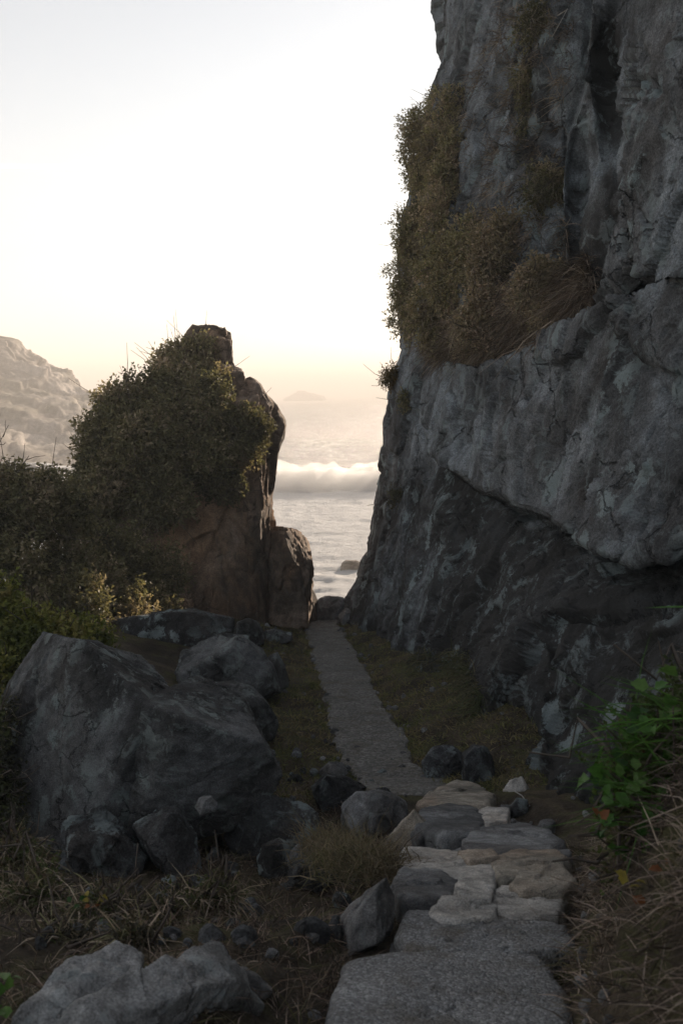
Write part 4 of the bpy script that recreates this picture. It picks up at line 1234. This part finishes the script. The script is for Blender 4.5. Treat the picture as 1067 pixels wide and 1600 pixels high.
Pa, ga, ka = clump_points(560, 52, 2.0, 6.8, V_(.42), lambda y: 1.1 + .3 * y, 33, .08)
grass("grass", "tangled dry stems on the bank at the right of the steps", "grass", Pa, .11 * ga, .0028, [(.05, .038, .031), (.10, .075, .06), (.18, .135, .11), (.30, .24, .20), (.09, .08, .04)], 3, (-.35, -.1, .5), .9, .9, clump=ka)
Pj, gj, kj = clump_points(130, 16, 3.6, 9.0, V_(-.75), V_(.75), 35, .035)
grass("grass", "short dry weeds growing in the joints of the stone steps", "grass", Pj + np.array([0, 0, .04]), .07 * gj, .0026, LITTER, 9, (0, 0, .7), .7, .6, clump=kj)
def tuft(center, n, r, seed):
    rng = np.random.default_rng(seed)
    return np.array(center)[None] + rng.normal(size=(n, 3)) * np.array([r, r, .01])
c0 = U(552, 1352, gd(1352)); c1 = U(518, 1330, gd(1330)); c2 = U(590, 1356, gd(1356))
grass("grass_tuft", "thick clump of dry straw coloured grass left of the steps", "grass tuft",
      np.concatenate([tuft(c0, 1300, .12, 1), tuft(c1, 800, .09, 2), tuft(c2, 600, .08, 3)]), .20, .0032, DRY, 4, (-.1, 0, 1), .45, .9, kind=None)
# hanging grass on the cliff
def cliff_points(n, poly, seed, thin=-.2):
    rng = np.random.default_rng(seed)
    poly = np.array(poly, float); lo, hi = poly.min(0), poly.max(0)
    pts = lo + (hi - lo) * rng.random((n * 3, 2))
    ins = np.zeros(len(pts), bool)
    j = len(poly) - 1
    for i in range(len(poly)):
        a, b = poly[i], poly[j]
        c = ((a[1] > pts[:, 1]) != (b[1] > pts[:, 1])) & (pts[:, 0] < (b[0] - a[0]) * (pts[:, 1] - a[1]) / (b[1] - a[1] + 1e-9) + a[0])
        ins ^= c
        j = i
    pts = pts[ins][:n]
    keep = fbm(np.concatenate([pts / 28.0, np.zeros((len(pts), 1))], 1), 3, 700 + seed) > thin
    S_, N_ = cliff_surf(pts[keep, 0], pts[keep, 1])
    return S_ + N_ * .01
grass("hanging_grass", "curtain of dry brown grass hanging under the cliff shrubs", "grass",
      cliff_points(14000, [(650, 520), (760, 470), (880, 420), (930, 400), (935, 470), (830, 535), (740, 570), (660, 560)], 1), .42, .006, BROWN, 5, (-.35, -.6, .1), .35, 1.3)
grass("hanging_grass", "thin dry grass on the bare upper cliff wall", "grass",
      cliff_points(9000, [(690, 120), (760, 60), (800, 0), (900, 0), (880, 200), (890, 400), (800, 400), (700, 330), (660, 240)], 2, .02), .32, .005, BROWN, 6, (-.35, -.6, .1), .35, 1.2)
grass("hanging_grass", "dark green grass hanging at the cliff foot above the trail verge", "grass",
      cliff_points(2200, [(660, 1020), (720, 1010), (780, 1090), (770, 1160), (700, 1140)], 3), .32, .006, [(.05, .06, .025), (.08, .075, .04), (.10, .085, .055)], 7, (-.35, -.5, .2), .5, 1.2)

# ------------------------------------------------------------------ bramble on the right bank
def big_leaf(rng, size, lobes=3):
    """a toothed leaf blade, folded on its midrib"""
    n = 7
    t = np.linspace(0, 1, n)
    w = .36 * np.sin(np.pi * t ** .8) * (1 + .18 * np.cos(t * 18))
    w[0] = .02; w[-1] = 0.0
    z = -.25 * (t - .3) ** 2
    mid = np.stack([0 * t, t, z], 1)
    l = np.stack([-w, t, z + .35 * w], 1); r = np.stack([w, t, z + .35 * w], 1)
    V = np.concatenate([l, mid, r]) * size
    F = np.concatenate([np.stack([np.arange(n - 1), np.arange(1, n), np.arange(1, n) + n, np.arange(n - 1) + n], 1),
                        np.stack([np.arange(n - 1) + n, np.arange(1, n) + n, np.arange(1, n) + 2 * n, np.arange(n - 1) + 2 * n], 1)])
    return V, F

def plain_leaf_mat(name, c, tr=.3):
    M = Mat(name)
    col = M.mix(.7, c, M.ramp(M.noise(M.pos(), 40, 3), [(.3, .6), (.7, 1.3)]), 'MULTIPLY')
    p = M.surface(col, .5, None, .35)
    t = M.n('ShaderNodeBsdfTranslucent'); M.l(col, t.inputs['Color'])
    mx = M.n('ShaderNodeMixShader'); mx.inputs[0].default_value = tr
    M.l(p.outputs[0], mx.inputs[1]); M.l(t.outputs[0], mx.inputs[2]); M.l(mx.outputs[0], M.out.inputs['Surface'])
    return M.m
LG1 = plain_leaf_mat("bright_green_leaf", (.10, .19, .04)); LG2 = plain_leaf_mat("mid_green_leaf", (.07, .17, .028)); LG3 = plain_leaf_mat("deep_green_leaf", (.03, .085, .015))
LY = plain_leaf_mat("yellowed_leaf", (.30, .24, .04)); LR = plain_leaf_mat("russet_leaf", (.22, .08, .025))

def leafy_plant(name, label, cat, spots, stems, seed, size, mats, leaf_base):
    rng = np.random.default_rng(seed)
    P = np.array([U(*s[:3]) for s in spots])
    b = U(*leaf_base)
    r = root(name, b, label, cat)
    meshes = []
    for m in mats:
        for v in range(2):
            V, F = big_leaf(rng, 1.0)
            me = make_mesh("leaf", V, F); me.materials.append(m)
            meshes.append(me)
    for (px, py, d, s, mi, k) in spots:
        c = U(px, py, d)
        for j in range(k):
            o = bpy.data.objects.new("leaf", meshes[mi * 2 + int(rng.integers(2))])
            COL.objects.link(o)
            o.parent = r
            o.location = c - b + rng.normal(size=3) * s * .35
            sc = s * rng.uniform(.7, 1.2)
            o.scale = (sc, sc, sc)
            o.rotation_euler = (rng.normal() * .7 + .6, rng.normal() * .5, rng.uniform(0, 6.28))
    ts = []
    for (p, q, rad) in stems:
        a, e = U(*p), U(*q)
        m = (a + e) / 2 + rng.normal(size=3) * .05 * np.linalg.norm(e - a) + np.array([0, 0, .05])
        ts.append(tube([a, m, e], rad, rad * .5, 5))
    for V, F in ts:
        part("stem", V, F, TWIG, r)
    return r
sp = []
rs = np.random.default_rng(44)
for (px, py, s, mi, k) in [(1050, 1068, .075, 0, 3), (1030, 1085, .06, 1, 3), (940, 1205, .07, 1, 4), (955, 1195, .06, 0, 2), (1005, 1235, .065, 0, 4), (1010, 1262, .06, 0, 4), (1020, 1275, .05, 1, 3),
                           (945, 1285, .055, 1, 5), (965, 1320, .06, 1, 4), (985, 1165, .05, 1, 4), (1040, 1150, .06, 2, 4), (1000, 1120, .05, 2, 4), (1050, 1220, .06, 2, 5), (980, 1250, .05, 2, 5),
                           (1045, 1300, .06, 2, 5), (1000, 1300, .05, 2, 4), (1060, 1110, .06, 1, 4), (930, 1230, .05, 2, 3), (975, 1205, .05, 2, 4), (1055, 1370, .06, 2, 4), (940, 1270, .04, 4, 3), (1020, 1190, .045, 4, 2), (1010, 1150, .05, 1, 5), (1045, 1190, .055, 1, 5), (965, 1240, .05, 1, 5), (1035, 1250, .05, 0, 3), (1060, 1270, .05, 1, 4), (990, 1200, .045, 0, 3), (1030, 1120, .05, 0, 3), (955, 1225, .045, 0, 3), (930, 1300, .04, 2, 4), (1010, 1330, .05, 1, 4)]:
    sp.append((px, py, 3.75 + rs.uniform(-.15, .25), s * 1.25, mi, k))
shrub("shrub", "dark tangled undergrowth behind the bramble on the right bank", "shrub",
      [(1010, 1170, 60, 60, 4.1, .25), (1060, 1120, 50, 70, 4.1, .25), (1050, 1230, 60, 70, 4.0, .25), (985, 1270, 50, 60, 4.1, .2), (1060, 1330, 50, 60, 3.9, .2), (980, 1330, 40, 40, 4.1, .2)], 1500, .03, [(.035, .045, .016), (.05, .075, .02), (.07, .09, .03), (.09, .075, .045)], None, 12, .3, 60, 7)
leafy_plant("bramble", "leafy green bramble on the right bank overhanging the steps", "bramble", sp,
            [((1010, 1380, 3.9), (1000, 1240, 3.75), .006), ((1040, 1380, 3.9), (1050, 1070, 3.75), .006), ((960, 1330, 3.9), (880, 1310, 3.8), .005), ((1000, 1250, 3.8), (895, 1290, 3.8), .006), ((1000, 1260, 3.8), (940, 1200, 3.75), .005), ((1020, 1300, 3.8), (945, 1285, 3.7), .005)],
            3, .06, [LG1, LG2, LG3, LY, LR], (1010, 1390, 3.95))
leafy_plant("seedling", "small plant with yellow and rust leaves low on the right bank", "plant",
            [(985, 1385, 3.2, .05, 3, 2), (1005, 1378, 3.2, .045, 3, 2), (1040, 1365, 3.2, .05, 4, 3), (1000, 1420, 3.2, .04, 4, 2), (1030, 1400, 3.2, .04, 2, 2)],
            [((1020, 1440, 3.25), (1000, 1380, 3.2), .004)], 4, .05, [LG1, LG2, LG3, LY, LR], (1020, 1440, 3.25))
leafy_plant("seedling", "low plant with yellow, orange and green leaves in the dry grass", "plant",
            [(118, 1412, 4.6, .05, 2, 3), (140, 1405, 4.6, .045, 3, 2), (160, 1402, 4.6, .045, 3, 3), (148, 1415, 4.55, .04, 4, 3), (170, 1438, 4.5, .04, 2, 3), (112, 1460, 4.4, .06, 2, 4), (80, 1475, 4.3, .06, 2, 3), (270, 1466, 4.3, .03, 3, 2)],
            [((140, 1440, 4.6), (145, 1408, 4.6), .004)], 5, .05, [LG1, LG2, LG3, LY, LR], (140, 1450, 4.6))
leafy_plant("seedling", "bright green sprig at the bottom left corner", "plant",
            [(4, 1535, 3.0, .045, 0, 3), (6, 1585, 2.9, .045, 0, 3), (0, 1560, 2.95, .04, 1, 3)],
            [((0, 1610, 3.0), (4, 1540, 3.0), .004)], 6, .05, [LG1, LG2, LG3, LY, LR], (0, 1620, 3.0))
# long green blades of the bramble bank
rb = np.random.default_rng(9)
bp = np.array([U(rb.uniform(985, 1090), rb.uniform(1090, 1300), 3.8 + rb.uniform(-.2, .3)) for _ in range(150)])
grass("grass_tuft", "long arching green grass blades among the bramble leaves", "grass tuft", bp, .30, .0035, GREEN, 8, (-.8, -.1, .45), .35, .6, kind=None)
V, F = blade_mesh(np.array([U(1085, 948, 3.6)]), np.array([[-1.0, 0, .02]]), np.array([.19]), np.array([.0035]), np.array([[0, 0, -.05]]), rb)
thing("reed_grass", V, F, LG2, "single bright green blade crossing the right edge of the cliff", "grass")

# ================================================================== SKY THINGS AND AIR
def build_contrail():
    a = U(-260, 255, 40000.0); b = U(372, 266, 40000.0)
    n = 40
    t = np.linspace(0, 1, n)[:, None]
    pts = a * (1 - t) + b * t
    th = np.linspace(0, 2 * math.pi, 10, endpoint=False)
    r = (95 * (1 - .9 * t[:, 0] ** 4))[:, None]
    V = np.stack([np.repeat(pts[:, :1], 10, 1), pts[:, 1:2] + r * np.cos(th), pts[:, 2:3] + r * np.sin(th)], -1).reshape(-1, 3)
    F = grid_faces(n, 10, True)
    M = Mat("contrail_ice")
    v = M.n('ShaderNodeVolumePrincipled', Density=.0045, Anisotropy=.7)
    v.inputs['Color'].default_value = (1, 1, 1, 1)
    M.l(v.outputs[0], M.out.inputs['Volume'])
    bm = bmesh.new()
    vs_ = [bm.verts.new(p - pts[0]) for p in V]
    for f in F: bm.faces.new([vs_[i] for i in f])
    bm.faces.new(vs_[:10]); bm.faces.new(vs_[-10:])
    bmesh.ops.recalc_face_normals(bm, faces=list(bm.faces))
    me = bpy.data.meshes.new("contrail"); bm.to_mesh(me); bm.free()
    me.materials.append(M.m)
    o = bpy.data.objects.new("contrail", me); o.location = pts[0]; COL.objects.link(o)
    tag(o, "thin white aircraft contrail across the left sky", "contrail")
build_contrail()

def build_haze():
    M = Mat("sea_haze")
    v = M.n('ShaderNodeVolumePrincipled', Density=HAZE_DENSITY, Anisotropy=.12)
    v.inputs['Color'].default_value = (1, .95, .90, 1)
    M.l(v.outputs[0], M.out.inputs['Volume'])
    x0, x1, y0, y1, z0, z1 = -19000, 19000, -40, 17000, -19, 62
    V = np.array([(x, y, z) for x in (x0, x1) for y in (y0, y1) for z in (z0, z1)], float)
    F = np.array([(0, 1, 3, 2), (4, 6, 7, 5), (0, 4, 5, 1), (2, 3, 7, 6), (0, 2, 6, 4), (1, 5, 7, 3)])
    o = thing("haze", V, F, M.m, None, None, None, "stuff", smooth=False, base=np.zeros(3))
build_haze()

# look-alikes share a group
for o in scn.objects:
    if o.parent is None and "category" in o and "group" not in o:
        g = {"rock": "loose rocks and stones beside the trail", "boulder": "boulders left of the trail", "shrub": "shrubs on the rocks and banks",
             "plant": "small plants in the dry grass", "branch": "bare branches among the shrubs"}.get(o["category"])
        if g: o["group"] = g
